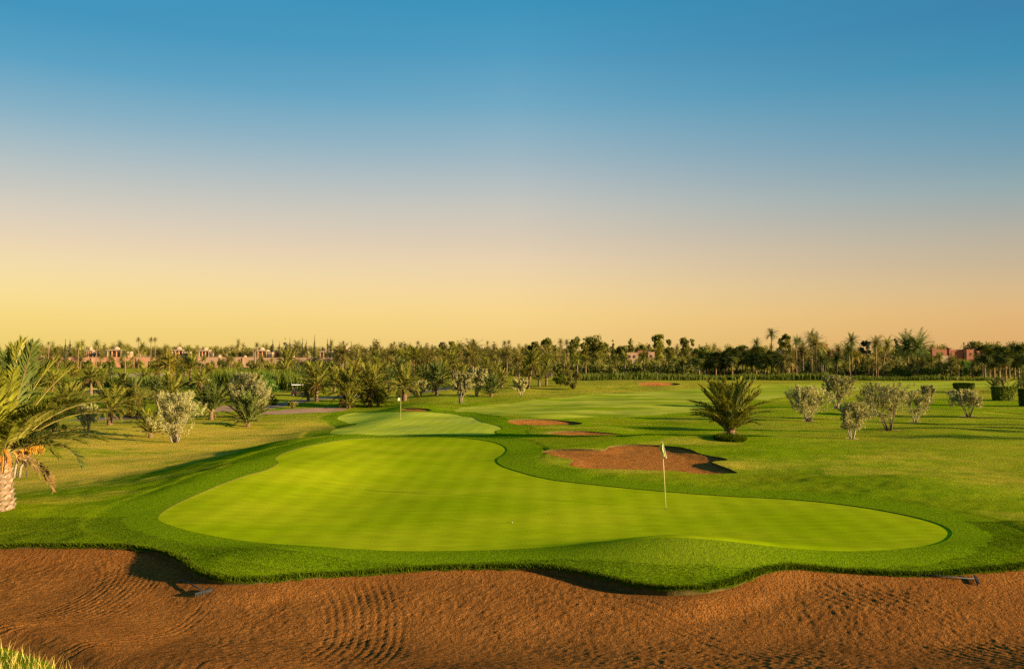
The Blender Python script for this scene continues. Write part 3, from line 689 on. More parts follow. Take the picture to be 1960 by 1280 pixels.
def trunk_mesh(h, r0, r1, seed, mats=('bark', 'boot'), boots=True, lean=(0, 0), rows=None, size=1.0):
    r = np.random.default_rng(seed); mb = MB(); n = 7
    s = np.linspace(0, 1, n); cx = lean[0] * s ** 1.3; cy = lean[1] * s ** 1.3
    pts = np.column_stack([cx, cy, -0.1 + (h + 0.1) * s]); rad = r0 + (r1 - r0) * s
    rad = rad * (1 + 0.15 * (1 - s) ** 4)
    mb.tube(pts, rad, 10, 0)
    if boots:
        rows = rows or max(4, int(h / (0.16 * size))); k = 0
        per = 9
        for i in range(rows):
            u = (i + 0.5) / rows; zc = h * u; rc = np.interp(u, s, rad)
            for j in range(per):
                a = 2 * math.pi * (j + 0.5 * (i % 2)) / per + r.normal(0, 0.06)
                ca, sa = math.cos(a), math.sin(a); hw = rc * 0.33; hh = h / rows * r.uniform(0.75, 1.05); out = rc * r.uniform(0.06, 0.16)
                c0 = np.array([np.interp(u, s, cx), np.interp(u, s, cy), zc])
                rad_v = np.array([ca, sa, 0]); tan = np.array([-sa, ca, 0]); up = np.array([0, 0, 1])
                q = [c0 + rad_v * rc * 0.93 - up * hh * 0.55, c0 + rad_v * rc * 0.95 + tan * hw, c0 + rad_v * (rc + out) + up * hh * 0.55 + tan * hw * 0.55,
                     c0 + rad_v * (rc + out) + up * hh * 0.55 - tan * hw * 0.55, c0 + rad_v * rc * 0.95 - tan * hw, c0 + rad_v * rc * 0.85 + up * hh * 0.6]
                mb.add(q, [(0, 1, 2, 3, 4), (3, 2, 5), (1, 5, 2), (4, 3, 5)], 1)
    return mb.mesh('trunk', list(mats), False)

def palm(name, px, base, top, wpx, trunk_px, nf, label, leaf='frond', erect=0.5, seed=0, group='young date palms between the greens and the far groves',
         pos=None, lean_px=0.0, fine=False, trunk_r=None, boots=True, fruit=False, skirt_low=-0.25, trunk_mats=('bark', 'bark')):
    x, y = pos if pos else at(px, base); z = gz(x, y); s = scale_at(y); r = np.random.default_rng(seed + 1000)
    H = (base - top) / s; th = max(0.15, trunk_px / s); half = wpx / 2 / s
    t = thing(name, (x, y, z), label, 'palm tree', group, r.uniform(0, 6.28) if not lean_px else 0.0)
    lean = (lean_px / s, 0)
    tr = trunk_r or max(0.13, min(0.22, 0.07 * H))
    obj('trunk', trunk_mesh(th, tr * 1.1, tr * 0.9, seed, trunk_mats, boots, lean), t)
    top_c = (lean[0], lean[1], th)
    ch = H - th
    nf = int(nf * 1.3)
    for i in range(nf):
        u = (i + 0.5) / nf                                    # 0 centre (upright) .. 1 outer (low)
        el = R(84) + (skirt_low - R(84)) * (u ** (0.75 + 0.8 * erect)) + r.normal(0, 0.07)
        az = i * 2.39996 + r.normal(0, 0.2)
        kind = 0 if (el > 1.0 or erect > 0.85) else (1 if (el > 0.4 or erect > 0.6) else 2)
        if r.random() < 0.2: kind = max(0, kind - 1)
        # length so that upright leaves reach the top and low ones the crown's half width
        e = math.sin(max(el, 0)); L = (ch * 1.04) * e + (half * 1.12) * (1 - e)
        L *= r.uniform(0.86, 1.06)
        lst = (FR_FINE if fine else FR[leaf])[kind]
        if fine: lst = [m_ for m_ in lst if m_.materials[0] == M[leaf] or r.random() < 0.5] or lst
        me = lst[r.integers(len(lst))]
        b = 0.6 * tr
        obj('frond', me, t, (top_c[0] + b * math.cos(az), top_c[1] + b * math.sin(az), top_c[2] - 0.05 * u), (r.normal(0, 0.15), -el, az), (L, L * 0.95 if not fine else L, L))
    for i in range((5 if trunk_px >= 16 else 2) if not fine else 2):
        az = r.uniform(0, 6.28); L = half * r.uniform(0.7, 0.95); lst = FR['frond_dead'][2]
        obj('dead_frond', lst[r.integers(2)], t, (top_c[0] + tr * 0.7 * math.cos(az), top_c[1] + tr * 0.7 * math.sin(az), top_c[2] - 0.08), (r.normal(0, 0.3), r.uniform(0.2, 0.7) if trunk_px >= 16 else -0.25, az), (L, L * 0.7, L))
    if fruit:
        mb = MB()
        for k in range(5):
            a = k * 1.3 + 0.4; p0 = np.array([0, 0, 0]); d = np.array([math.cos(a), math.sin(a), 0])
            for j in range(9):
                dd = d + r.normal(0, 0.25, 3)
                p = [p0, p0 + dd * 0.3 + [0, 0, 0.10], p0 + dd * 0.5 + [0, 0, -0.12], p0 + dd * 0.55 + [0, 0, -0.4]]
                mb.tube(p, [0.02, 0.02, 0.025, 0.015], 4, 0)
        obj('fruit_stalk', mb.mesh('fruit_stalk', ['fruit']), t, top_c)
    return t

# large palm cut by the edge of the picture, and the palms of the middle distance
palm('date_palm', -2, 975, 652, 250, 108, 46, 'largest date palm with pale scaly trunk, cut by the picture edge', leaf='frond', erect=0.55, seed=1, group='', fine=True,
     trunk_r=0.36, fruit=True, trunk_mats=('bark', 'boot'), skirt_low=0.12)
palm('date_palm', 1397, 838, 726, 62, 16, 58, 'stemless date palm standing alone on the lawn beyond the round bunker', 'frond', 0.84, 2, fine=True, skirt_low=0.50, trunk_r=0.32)
palm('date_palm', 210, 813, 732, 74, 30, 30, 'stout short-trunked date palm between pale-stemmed olive and yellow shrub', 'frond', 0.55, 3)
palm('date_palm', 174, 757, 698, 60, 34, 28, 'date palm with slender yellow trunk beside the small pond', 'frond', 0.7, 4, boots=False)
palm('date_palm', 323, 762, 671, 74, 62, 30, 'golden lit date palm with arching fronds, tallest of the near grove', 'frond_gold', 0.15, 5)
palm('date_palm', 328, 790, 713, 56, 36, 30, 'dense green date palm below the golden palm', 'frond', 0.8, 6)
palm('date_palm', 364, 742, 678, 46, 34, 26, 'bright green date palm with leaning dead neighbour behind the large olive', 'frond', 0.7, 7)
palm('date_palm', 385, 748, 705, 40, 16, 22, 'low date palm right of the bright green palm', 'frond', 0.4, 8)
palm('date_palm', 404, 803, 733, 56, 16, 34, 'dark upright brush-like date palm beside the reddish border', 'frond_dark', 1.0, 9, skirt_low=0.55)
palm('date_palm', 474, 817, 752, 72, 8, 30, 'stemless dark date palm in front of a silvery olive', 'frond_dark', 0.9, 10, skirt_low=0.25)
palm('date_palm', 288, 838, 782, 48, 10, 24, 'small date palm with stub trunk at the foot of the big olive', 'frond', 0.8, 11, skirt_low=0.2)
palm('date_palm', 246, 800, 742, 52, 26, 24, 'date palm with orange leaf bases left of the big olive', 'frond_gold', 0.6, 12)
palm('date_palm', 606, 768, 692, 58, 30, 34, 'date palm with clean white trunk and orange fruit by the path', 'frond', 0.7, 13, fruit=True)
palm('date_palm', 590, 767, 728, 36, 6, 18, 'low sucker palm left of the white-trunked palm', 'frond', 0.9, 14, skirt_low=0.2)
palm('date_palm', 664, 781, 702, 62, 26, 36, 'bushy date palm clothed to the ground, middle of the near row', 'frond', 0.8, 15)
palm('date_palm', 668, 782, 745, 40, 5, 20, 'low palm shoots at the foot of the bushy date palm', 'frond', 0.9, 16, skirt_low=0.3)
palm('date_palm', 708, 778, 694, 74, 34, 36, 'broad date palm rising behind two sucker palms', 'frond', 0.65, 17)
palm('date_palm', 724, 778, 735, 52, 5, 24, 'larger sucker palm leaning toward the far flag', 'frond', 0.8, 18, skirt_low=0.15)
palm('date_palm', 698, 778, 742, 34, 5, 16, 'narrow sucker palm under the broad date palm', 'frond', 0.95, 19, skirt_low=0.4)
palm('date_palm', 774, 767, 698, 62, 26, 30, 'date palm with thick brown trunk just behind the far flag', 'frond', 0.5, 20, trunk_r=0.33)
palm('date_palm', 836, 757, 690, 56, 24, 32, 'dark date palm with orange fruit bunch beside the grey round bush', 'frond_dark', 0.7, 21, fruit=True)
palm('date_palm', 940, 760, 716, 44, 5, 26, 'dark stemless date palm right of the paired olives', 'frond_dark', 0.9, 22, skirt_low=0.25)
palm('date_palm', 1011, 744, 668, 54, 44, 30, 'tall leaning date palm, higher of the leaning pair', 'frond', 0.55, 23, lean_px=8)
palm('date_palm', 1007, 744, 694, 44, 22, 24, 'lower crown of the leaning pair of date palms', 'frond', 0.7, 24)
palm('date_palm', 1032, 740, 694, 30, 14, 24, 'dark date palm clump beside the leaning pair', 'frond_dark', 0.9, 25, skirt_low=0.2)
palm('date_palm', 1046, 738, 685, 36, 26, 24, 'date palm with curved fronds left of the rust-green bush', 'frond', 0.6, 26)
palm('date_palm', 550, 732, 668, 44, 34, 28, 'upright date palm in front of the villas, above a lower palm', 'frond', 0.8, 27)
palm('date_palm', 546, 738, 692, 60, 20, 26, 'lower spreading date palm left of the golf cart', 'frond', 0.5, 28)
palm('date_palm', 520, 728, 694, 36, 10, 22, 'date palm partly hidden behind the bright round bush', 'frond', 0.5, 29)
palm('date_palm', 212, 725, 702, 34, 8, 20, 'small dark date palm on the far lawn by the tan strip', 'frond_dark', 0.7, 30)
palm('date_palm', 635, 720, 695, 34, 12, 20, 'small dark palm just below the end of the villa wall', 'frond_dark', 0.5, 31)
palm('date_palm', 695, 716, 682, 36, 18, 22, 'date palm behind the gap between bushy and broad palms', 'frond', 0.5, 32)
palm('date_palm', 930, 730, 682, 40, 28, 24, 'round-headed date palm behind the paired olives', 'frond', 0.4, 33)
palm('date_palm', 867, 728, 672, 40, 30, 24, 'round-headed date palm behind the silvery vase-shaped olive', 'frond', 0.5, 34)
palm('date_palm', 792, 722, 662, 44, 36, 26, 'dark-headed date palm behind the thick-trunked palm', 'frond', 0.4, 35)
palm('date_palm', 818, 720, 670, 40, 32, 24, 'brown-trunked date palm left of the fruiting dark palm', 'frond_gold', 0.4, 36)
palm('date_palm', 905, 722, 672, 32, 28, 22, 'upright date palm right of the terracotta tower', 'frond', 0.85, 37)
palm('date_palm', 987, 722, 700, 34, 6, 20, 'low spiky date palm left of the leaning pair', 'frond', 0.8, 38, skirt_low=0.2)
palm('date_palm', 1133, 714, 688, 44, 12, 24, 'low broad date palm on the red dirt strip', 'frond_dark', 0.6, 39)

palm('date_palm', 130, 790, 728, 60, 20, 26, 'palm half hidden behind the tips of the big fronds', 'frond', 0.6, 40)
palm('date_palm', 258, 775, 722, 54, 24, 26, 'date palm behind the yellow-green shrub', 'frond_dark', 0.6, 41)
palm('date_palm', 300, 772, 716, 48, 20, 24, 'date palm just left of the dense green palm', 'frond_dark', 0.7, 42)
palm('date_palm', 444, 768, 728, 40, 10, 22, 'low palm between the brush-like palm and the bushy olive', 'frond', 0.8, 43, skirt_low=0.2)
palm('date_palm', 640, 752, 700, 46, 20, 24, 'date palm behind the white-trunked and bushy palms', 'frond', 0.6, 44)
palm('date_palm', 745, 752, 703, 44, 20, 24, 'date palm behind the gap left of the far flag', 'frond_dark', 0.6, 45)
palm('date_palm', 812, 744, 700, 40, 18, 22, 'dark-leaved palm left of the fruiting dark palm', 'frond_dark', 0.6, 46)
palm('date_palm', 960, 742, 706, 36, 10, 22, 'low palm between the dark stemless palm and the small olive', 'frond', 0.8, 47)
palm('date_palm', 100, 748, 706, 50, 16, 24, 'palm seen between the big fronds above the reeds', 'frond', 0.6, 48)
palm('date_palm', 575, 742, 702, 40, 16, 22, 'palm just left behind the golf cart', 'frond_dark', 0.7, 49)

palm('date_palm', 152, 782, 742, 44, 12, 22, 'short palm behind the thin white-stemmed olive', 'frond', 0.8, 70, skirt_low=0.1)
palm('date_palm', 236, 742, 712, 36, 8, 20, 'low palm at the edge of the left reeds', 'frond', 0.7, 71)
palm('date_palm', 420, 738, 706, 36, 12, 20, 'small palm behind the brush-like dark palm', 'frond', 0.6, 72)
palm('date_palm', 462, 733, 702, 36, 14, 20, 'small palm showing above the bushy olive', 'frond_dark', 0.6, 73)
palm('date_palm', 655, 738, 704, 40, 16, 22, 'palm peeping over the bushy date palm', 'frond_gold', 0.6, 74)
palm('date_palm', 735, 735, 690, 42, 20, 22, 'palm behind and right of the broad date palm', 'frond', 0.6, 75)
palm('date_palm', 766, 730, 684, 36, 22, 20, 'palm above the thick-trunked palm crown', 'frond_dark', 0.5, 76)
palm('date_palm', 848, 735, 690, 36, 18, 20, 'palm right behind the fruiting dark palm', 'frond', 0.6, 77)
palm('date_palm', 950, 728, 692, 34, 16, 20, 'palm behind the dark stemless palm', 'frond', 0.6, 78)
palm('date_palm', 590, 722, 690, 34, 14, 20, 'palm in front of the pink wall, right of the upright palm', 'frond', 0.6, 79)
palm('date_palm', 970, 718, 688, 30, 14, 18, 'small palm left of the low spiky palm', 'frond_dark', 0.6, 80)

for i, (px, b_, t_, w_, lf, er, lb) in enumerate((
    (62, 738, 698, 46, 'frond', 0.5, 'palm over the reeds close to the orange-trunked tall palm'),
    (140, 732, 698, 40, 'frond_gold', 0.4, 'golden palm on the far lawn left of the pond palm'),
    (197, 742, 704, 40, 'frond', 0.6, 'palm standing at the right bank of the small pond'),
    (276, 738, 700, 40, 'frond', 0.5, 'palm in the reeds left of the golden lit palm'),
    (345, 733, 690, 40, 'frond_dark', 0.5, 'dark-leaved palm close behind the golden lit palm'),
    (402, 728, 694, 36, 'frond_gold', 0.5, 'small golden palm on the far lawn above the brush-like palm'),
    (438, 742, 706, 38, 'frond', 0.6, 'palm in the reeds left of the bushy olive top'),
    (486, 730, 692, 38, 'frond', 0.4, 'palm over the top of the bright round bush'),
    (22, 748, 702, 50, 'frond', 0.5, 'palm behind the upper fronds of the largest palm'),
    (610, 730, 692, 36, 'frond_dark', 0.6, 'dark-leaved palm above the white-trunked palm crown'),
    (680, 730, 688, 38, 'frond_gold', 0.5, 'golden palm above the bushy date palm'),
    (885, 735, 694, 34, 'frond', 0.5, 'palm between the terracotta tower and the vase-shaped olive'))):
    palm('date_palm', px, b_, t_, w_, int((b_ - t_) * 0.38), 22, lb, lf, er, 150 + i)

# ------------------------------------------------------------------ leaves in clumps: olives, shrubs, broad trees
def leaf_cloud(r, C, rad, n, l, w, up=0.3, shell=0.55, squash=1.0):
    """n leaf quads spread through blobs C (m,3) with radii rad (m,)"""
    C = np.asarray(C, float); rad = np.asarray(rad, float)
    k = r.choice(len(C), n, p=rad ** 2 / (rad ** 2).sum())
    d = r.normal(size=(n, 3)); d /= np.linalg.norm(d, axis=1)[:, None]
    rr = rad[k] * (shell + (1 - shell) * r.uniform(0, 1, n)) ** 0.7 * r.uniform(0.55, 1.08, n)
    p = C[k] + d * rr[:, None] * [1, 1, squash]
    ax = d * 0.7 + r.normal(0, 0.6, (n, 3)) + [0, 0, up]; ax /= np.linalg.norm(ax, axis=1)[:, None]
    sd = np.cross(ax, r.normal(size=(n, 3))); sd /= np.linalg.norm(sd, axis=1)[:, None]
    ll = l * r.uniform(0.6, 1.3, n); ww = w * r.uniform(0.6, 1.3, n)
    a = ax * ll[:, None] / 2; b = sd * ww[:, None] / 2
    return np.stack([p - a, p + b, p + a, p - b], 1)

def spray_cloud(r, B, Dn, ln, n, l, w):
    """leaves set along twigs: bases B, directions Dn, lengths ln"""
    k = r.integers(0, len(B), n); t = r.uniform(0.05, 1.0, n); rad = 0.16 * ln[k] * (1.1 - 0.7 * t)
    p = B[k] + Dn[k] * (ln[k] * t)[:, None] + r.normal(0, 1, (n, 3)) * rad[:, None]
    ax = Dn[k] * 0.8 + r.normal(0, 0.55, (n, 3)); ax /= np.linalg.norm(ax, axis=1)[:, None]
    sd = np.cross(ax, r.normal(size=(n, 3))); sd /= np.linalg.norm(sd, axis=1)[:, None]
    a = ax * (l * r.uniform(0.6, 1.3, n))[:, None] / 2; b = sd * (w * r.uniform(0.6, 1.3, n))[:, None] / 2
    return np.stack([p - a, p + b, p + a, p - b], 1)

def olive(px, base, top, x0, x1, label, stems=4, n=5200, seed=0, leaf='olive', bark='olivebark', bare=0.32, vase=1.0, group='olive trees on the lawns', blobs=26, name='olive_tree', cat='olive tree'):
    x, y = at(px, base); z = gz(x, y); s = scale_at(y); r = np.random.default_rng(seed)
    bare = bare * 0.8; blobs = int(blobs * 2.6); n = int(n * 1.5); stems += 1; H = (base - top) / s; xl, xr = (x0 - px) / s, (x1 - px) / s; cxm = (xl + xr) / 2; hw = (xr - xl) / 2
    t = thing(name, (x, y, z), label, cat, group)
    mb = MB(); C = []; rad = []
    tips = []
    for i in range(stems):
        a = (i + 0.5) / stems * 2 * math.pi + r.normal(0, 0.3); u = (i + 0.5) / stems * 2 - 1
        out = np.array([cxm + u * hw * 0.62 * vase, math.sin(a) * hw * 0.5, H * r.uniform(0.5, 0.68)])
        b = np.array([u * 0.10 * hw, math.sin(a) * 0.08, -0.05])
        m = b + (out - b) * 0.45 + np.array([r.normal(0, 0.06), r.normal(0, 0.06), 0.05 * H])
        r0 = 0.026 * H * r.uniform(0.6, 1.1) / math.sqrt(stems) * 1.5
        mb.tube([b, b + (m - b) * 0.5 + r.normal(0, 0.03, 3), m, m + (out - m) * 0.55 + r.normal(0, 0.04, 3), out], [r0 * 1.25, r0, r0 * 0.8, r0 * 0.6, r0 * 0.3], 6)
        for k in range(4):
            f = r.uniform(0.35, 0.95); q = m + (out - m) * f
            e = q + np.array([r.normal(u * 0.25, 0.45) * hw * 0.6, r.normal(0, 0.4) * hw * 0.6, H * r.uniform(0.10, 0.32)])
            e[2] = min(e[2], H * 0.93); mb.tube([q, (q + e) / 2 + r.normal(0, 0.04, 3), e], [r0 * 0.45, r0 * 0.3, r0 * 0.12], 4)
            tips.append(e)
        tips.append(out)
    # uneven crown: blobs inside the outline, some held by the twigs
    for k in range(blobs):
        v = r.uniform(0, 1); hgt = bare + (1 - bare) * v ** 0.8
        lim = hw * math.sqrt(max(0.05, 1 - ((hgt - 0.66) / 0.42) ** 2)) if vase < 1.3 else hw * (0.35 + 0.65 * hgt)
        C.append([cxm + r.uniform(-1, 1) * lim * 0.85, r.uniform(-1, 1) * lim * 0.8, H * hgt * 0.93]); rad.append(min(hw, H) * r.uniform(0.08, 0.20))
    for e in tips: C.append(e); rad.append(min(hw, H) * r.uniform(0.12, 0.24))
    C = np.array(C); rad = np.array(rad)
    C[:, 2] = np.minimum(C[:, 2], H - rad * 0.8)
    ctr = np.array([cxm, 0, H * 0.45]); S = np.repeat(C, 2, 0) + r.normal(0, 0.09, (len(C) * 2, 3)) * hw
    Dn = (S - ctr) / np.array([hw, hw, H * 0.5]); Dn = Dn * 0.6 + np.array([0, 0, 0.75]) + r.normal(0, 0.35, S.shape); Dn /= np.linalg.norm(Dn, axis=1)[:, None]
    ln = min(hw, H) * r.uniform(0.22, 0.48, len(S)); ln = np.minimum(ln, np.maximum(0.12, (H * 1.03 - S[:, 2]) / np.maximum(Dn[:, 2], 0.2)))
    S = S - Dn * (ln * 0.35)[:, None]
    l = max(0.12, 3.6 / s)
    obj('trunk', mb.mesh('trunk', [bark], True), t)
    obj('crown', MBq(spray_cloud(r, S, Dn, ln, n, l, l * 0.30), leaf, 'crown'), t)
    return t
def MBq(Q, m, name):
    n, k = Q.shape[:2]; return mesh(name, Q.reshape(-1, 3), np.arange(n * k).reshape(n, k), m)

olive(1547, 806, 737, 1509, 1584, 'round pale olive bush right of the lone palm, on bare soil', 7, 7000, 1, bare=0.30)
olive(1601, 782, 718, 1574, 1632, 'tall two-tier olive tree behind the round pale olive', 3, 6000, 2, bare=0.34)
olive(1630, 840, 768, 1604, 1664, 'nearest small olive tree with thin trunk on the right lawn', 3, 6000, 3, bare=0.36)
olive(1702, 825, 732, 1644, 1734, 'largest olive on the right lawn with dark forked trunk', 6, 9500, 4, bare=0.36, bark='darkbark')
olive(1752, 808, 747, 1731, 1778, 'sparse open-branched olive right of the largest olive', 4, 3600, 5, bare=0.38, blobs=14, vase=1.2)
olive(1776, 770, 736, 1760, 1790, 'small round olive peeping out behind the sparse olive', 2, 2600, 6, bare=0.25, blobs=12)
olive(1854, 797, 745, 1821, 1878, 'wide low olive with dark stems before the cup hedges', 5, 6000, 7, bare=0.40, bark='darkbark')
olive(335, 848, 748, 288, 386, 'biggest pale olive with fanned white stems on the dry lawn', 7, 11000, 8, bare=0.26)
olive(166, 835, 770, 146, 190, 'thin olive with white forked stems by the grey path', 4, 3000, 9, bare=0.42, blobs=14, bark='boot')
olive(478, 800, 714, 438, 520, 'silvery bushy olive rising behind a stemless palm', 5, 10000, 10, bare=0.12, blobs=34)
olive(881, 772, 711, 864, 906, 'silvery vase-shaped olive with bare soil ring near the far green', 5, 6000, 11, bare=0.34)
olive(912, 758, 704, 896, 936, 'olive behind the vase-shaped olive, left of the dark palm', 4, 5000, 12, bare=0.3)
olive(798, 760, 727, 774, 822, 'grey-green dome-shaped olive bush right of the thick-trunked palm', 5, 5200, 13, bare=0.15, blobs=26)
olive(997, 758, 723, 982, 1014, 'small round-headed olive tree alone before the leaning palms', 1, 4200, 14, bare=0.38, blobs=18)
olive(300, 826, 792, 280, 316, 'small olive bush tucked behind the biggest pale olive', 4, 2600, 15, bare=0.2)

def olive_xy(X, Y, H, w, label, seed):
    s = scale_at(Y); px = CX + X / Y * F_PX; base = HOR + (CZ - gz(X, Y)) * s
    global at
    keep = at; at = lambda a, b: (X, Y)
    t = olive(px, base, base - H * s, px - w * s, px + w * s, label, 4, 4500, seed); at = keep; return t
for i, (X, Y, H) in enumerate(((41, 47, 3.6), (45, 53.5, 4.2), (52, 60, 3.8), (50, 66, 3.4), (58, 74, 4.2), (66, 84, 4.0))):
    olive_xy(X, Y, H, 1.5, '%s olive from the front in the row beyond the right picture edge' % ('first', 'second', 'third', 'fourth', 'fifth', 'sixth')[i], 30 + i)

def shrub(px, base, top, x0, x1, label, leaf='shrub', n=4200, seed=0, group='shrubs along the paths', l=None, name='shrub', cat='shrub', flat=0.0):
    x, y = at(px, base); z = gz(x, y); s = scale_at(y); r = np.random.default_rng(seed + 50)
    H = (base - top) / s; hw = (x1 - x0) / 2 / s; cx = ((x0 + x1) / 2 - px) / s
    t = thing(name, (x, y, z), label, cat, group)
    C, rad = [], []
    for k in range(26):
        v = r.uniform(0.12, 0.92); lim = hw * math.sqrt(max(0.08, 1 - ((v - 0.45) / 0.62) ** 2)); a = r.uniform(0, 6.28); q = math.sqrt(r.uniform(0, 1))
        rr = min(hw, H) * r.uniform(0.18, 0.33)
        C.append([cx + math.cos(a) * q * max(lim - rr * 0.6, 0.02), math.sin(a) * q * max(lim - rr * 0.6, 0.02), min(v * H, H - rr)]); rad.append(rr)
    l = l or max(0.10, 2.2 / s)
    obj('foliage', MBq(leaf_cloud(r, C, rad, n, l, l * 0.5, 0.4), leaf, 'foliage'), t)
    mb = MB()
    for k in range(5):
        a = k * 1.26; mb.tube([(0.03 * math.cos(a), 0.03 * math.sin(a), -0.05), (cx + hw * 0.3 * math.cos(a), hw * 0.3 * math.sin(a), H * 0.4), (cx + hw * 0.5 * math.cos(a), hw * 0.5 * math.sin(a), H * 0.75)], [0.05, 0.035, 0.01], 5)
    obj('stem', mb.mesh('stem', ['darkbark'], True), t); return t
shrub(1096, 745, 708, 1078, 1116, 'rust-green bush at the end of the reeds', 'shrub_rust', 5200, 1)
shrub(512, 756, 711, 486, 536, 'big bright green round bush beside the silvery bushy olive', 'shrub_bright', 6000, 2)
shrub(524, 776, 756, 512, 534, 'small dark clipped ball bush by the cart path', 'shrub', 2600, 3)
shrub(104, 828, 786, 78, 132, 'rounded green shrub under the big palm fronds', 'shrub', 6000, 4)
shrub(262, 802, 734, 240, 300, 'yellow-green shrub behind the biggest pale olive', 'shrub_rust', 5200, 5)
shrub(560, 782, 768, 548, 572, 'low scrubby plant on the dirt by the track', 'shrub_rust', 1500, 6)
shrub(500, 784, 768, 484, 516, 'dry low scrub at the foot of the ball bush', 'shrub_rust', 1500, 7)
shrub(1840, 722, 690, 1822, 1862, 'dense bright bush in the far right thicket', 'shrub_bright', 4600, 8)
shrub(1480, 745 - 22, 712, 1460, 1500, 'dark bush among the reeds right of the fan palm stand', 'shrub', 2600, 9)
shrub(1870, 722, 702, 1858, 1890, 'low olive-green bush right of the dense bright bush', 'shrub', 2400, 10)
shrub(1725, 726, 704, 1700, 1745, 'dark spreading bush at the foot of the twin tall palms', 'shrub', 3800, 11)
shrub(1780, 724, 702, 1752, 1806, 'wide dark bush right of the twin tall palms', 'shrub', 3800, 12)
shrub(1074, 738, 716, 1056, 1086, 'green bush between the palm clump and the rust-green bush', 'shrub', 2600, 13)
shrub(885, 772 - 32, 718, 872, 900, 'low shrub behind the vase-shaped olive', 'shrub', 1800, 14)

# the orange topped shrub with bare stems and its stake, next to the large palm
x, y = at(36, 915); z = gz(x, y); s = scale_at(y)
t = thing('tree_shrub', (x, y, z), 'small tree, orange at right and grey-green at left, on bare crooked stems beside the large palm', 'tree')
mb = MB(); r = np.random.default_rng(77)
for dx, dy, tx in ((-0.25, 0, 0.05), (-0.05, 0.1, 0.45), (-0.3, 0.15, -0.25)):
    mb.tube([(dx, dy, -0.05), (dx + 0.08, dy, 0.5), (dx + 0.2 + tx * 0.3, dy, 0.95), (tx + 0.25, 0, 1.35)], [0.07, 0.055, 0.05, 0.03], 6)
obj('trunk', mb.mesh('trunk', ['olivebark'], True), t)
C = [[0.55 + r.uniform(-.35, .35), r.uniform(-.4, .4), 1.5 + r.uniform(-.3, .35)] for k in range(12)]
obj('crown', MBq(leaf_cloud(r, C, np.full(12, 0.24), 2600, 0.11, 0.045, 0.2), 'orange', 'crown'), t)  # orange leaves fill the right side of the crown, grey-green ones the left
C = [[0.1 + r.uniform(-.3, .3), r.uniform(-.4, .4), 1.4 + r.uniform(-.3, .25)] for k in range(8)]
obj('crown', MBq(leaf_cloud(r, C, np.full(8, 0.22), 1500, 0.11, 0.045, 0.2), 'olive', 'crown'), t)
x, y = at(51, 914)
t = thing('tree_stake', (x, y, gz(x, y)), 'dark metal stake with crossbar holding the orange and grey-green tree', 'stake')
mb = MB(); mb.tube([(0, 0, -0.1), (0, 0, 0.85)], 0.022, 8); obj('post', mb.mesh('post', ['metal']), t)
mb = MB(); mb.tube([(-0.55, 0.05, 0.84), (-0.24, 0.05, 0.85), (0.02, 0.0, 0.84)], 0.02, 6); obj('crossbar', mb.mesh('crossbar', ['metal']), t)
mb = MB(); mb.box(-0.05, 0.09, -0.05, 0.03, 0.78, 0.90); obj('clamp', mb.mesh('clamp', ['metal']), t)

# ring of longer grass round the lone palm
x, y = at(1397, 842); r = np.random.default_rng(9)
a = r.uniform(0, 6.28, 5200); q = np.sqrt(r.uniform(0.02, 1, 5200)) * 0.85
P2 = np.column_stack([x + q * np.cos(a), y + q * np.sin(a)])
th = r.uniform(0, 6.28, 5200); hh = 0.34 * (1.1 - q ** 2 * 0.75) * r.uniform(0.6, 1.2, 5200); zz = Hb(P2[:, 0], P2[:, 1]) - 0.02
Bv = np.column_stack([P2, zz]); T = np.column_stack([np.cos(th), np.sin(th), 0 * th]) * 0.03
tip = Bv + np.column_stack([np.cos(a) * hh * 0.6, np.sin(a) * hh * 0.6, hh])
o = obj('grass', mesh('grass', np.stack([Bv - T, Bv + T, tip], 1).reshape(-1, 3), np.arange(3 * 5200).reshape(-1, 3), 'blade'))
o['kind'] = 'stuff'; o['label'] = 'ring of long grass round the foot of the lone palm'; o['category'] = 'grass'

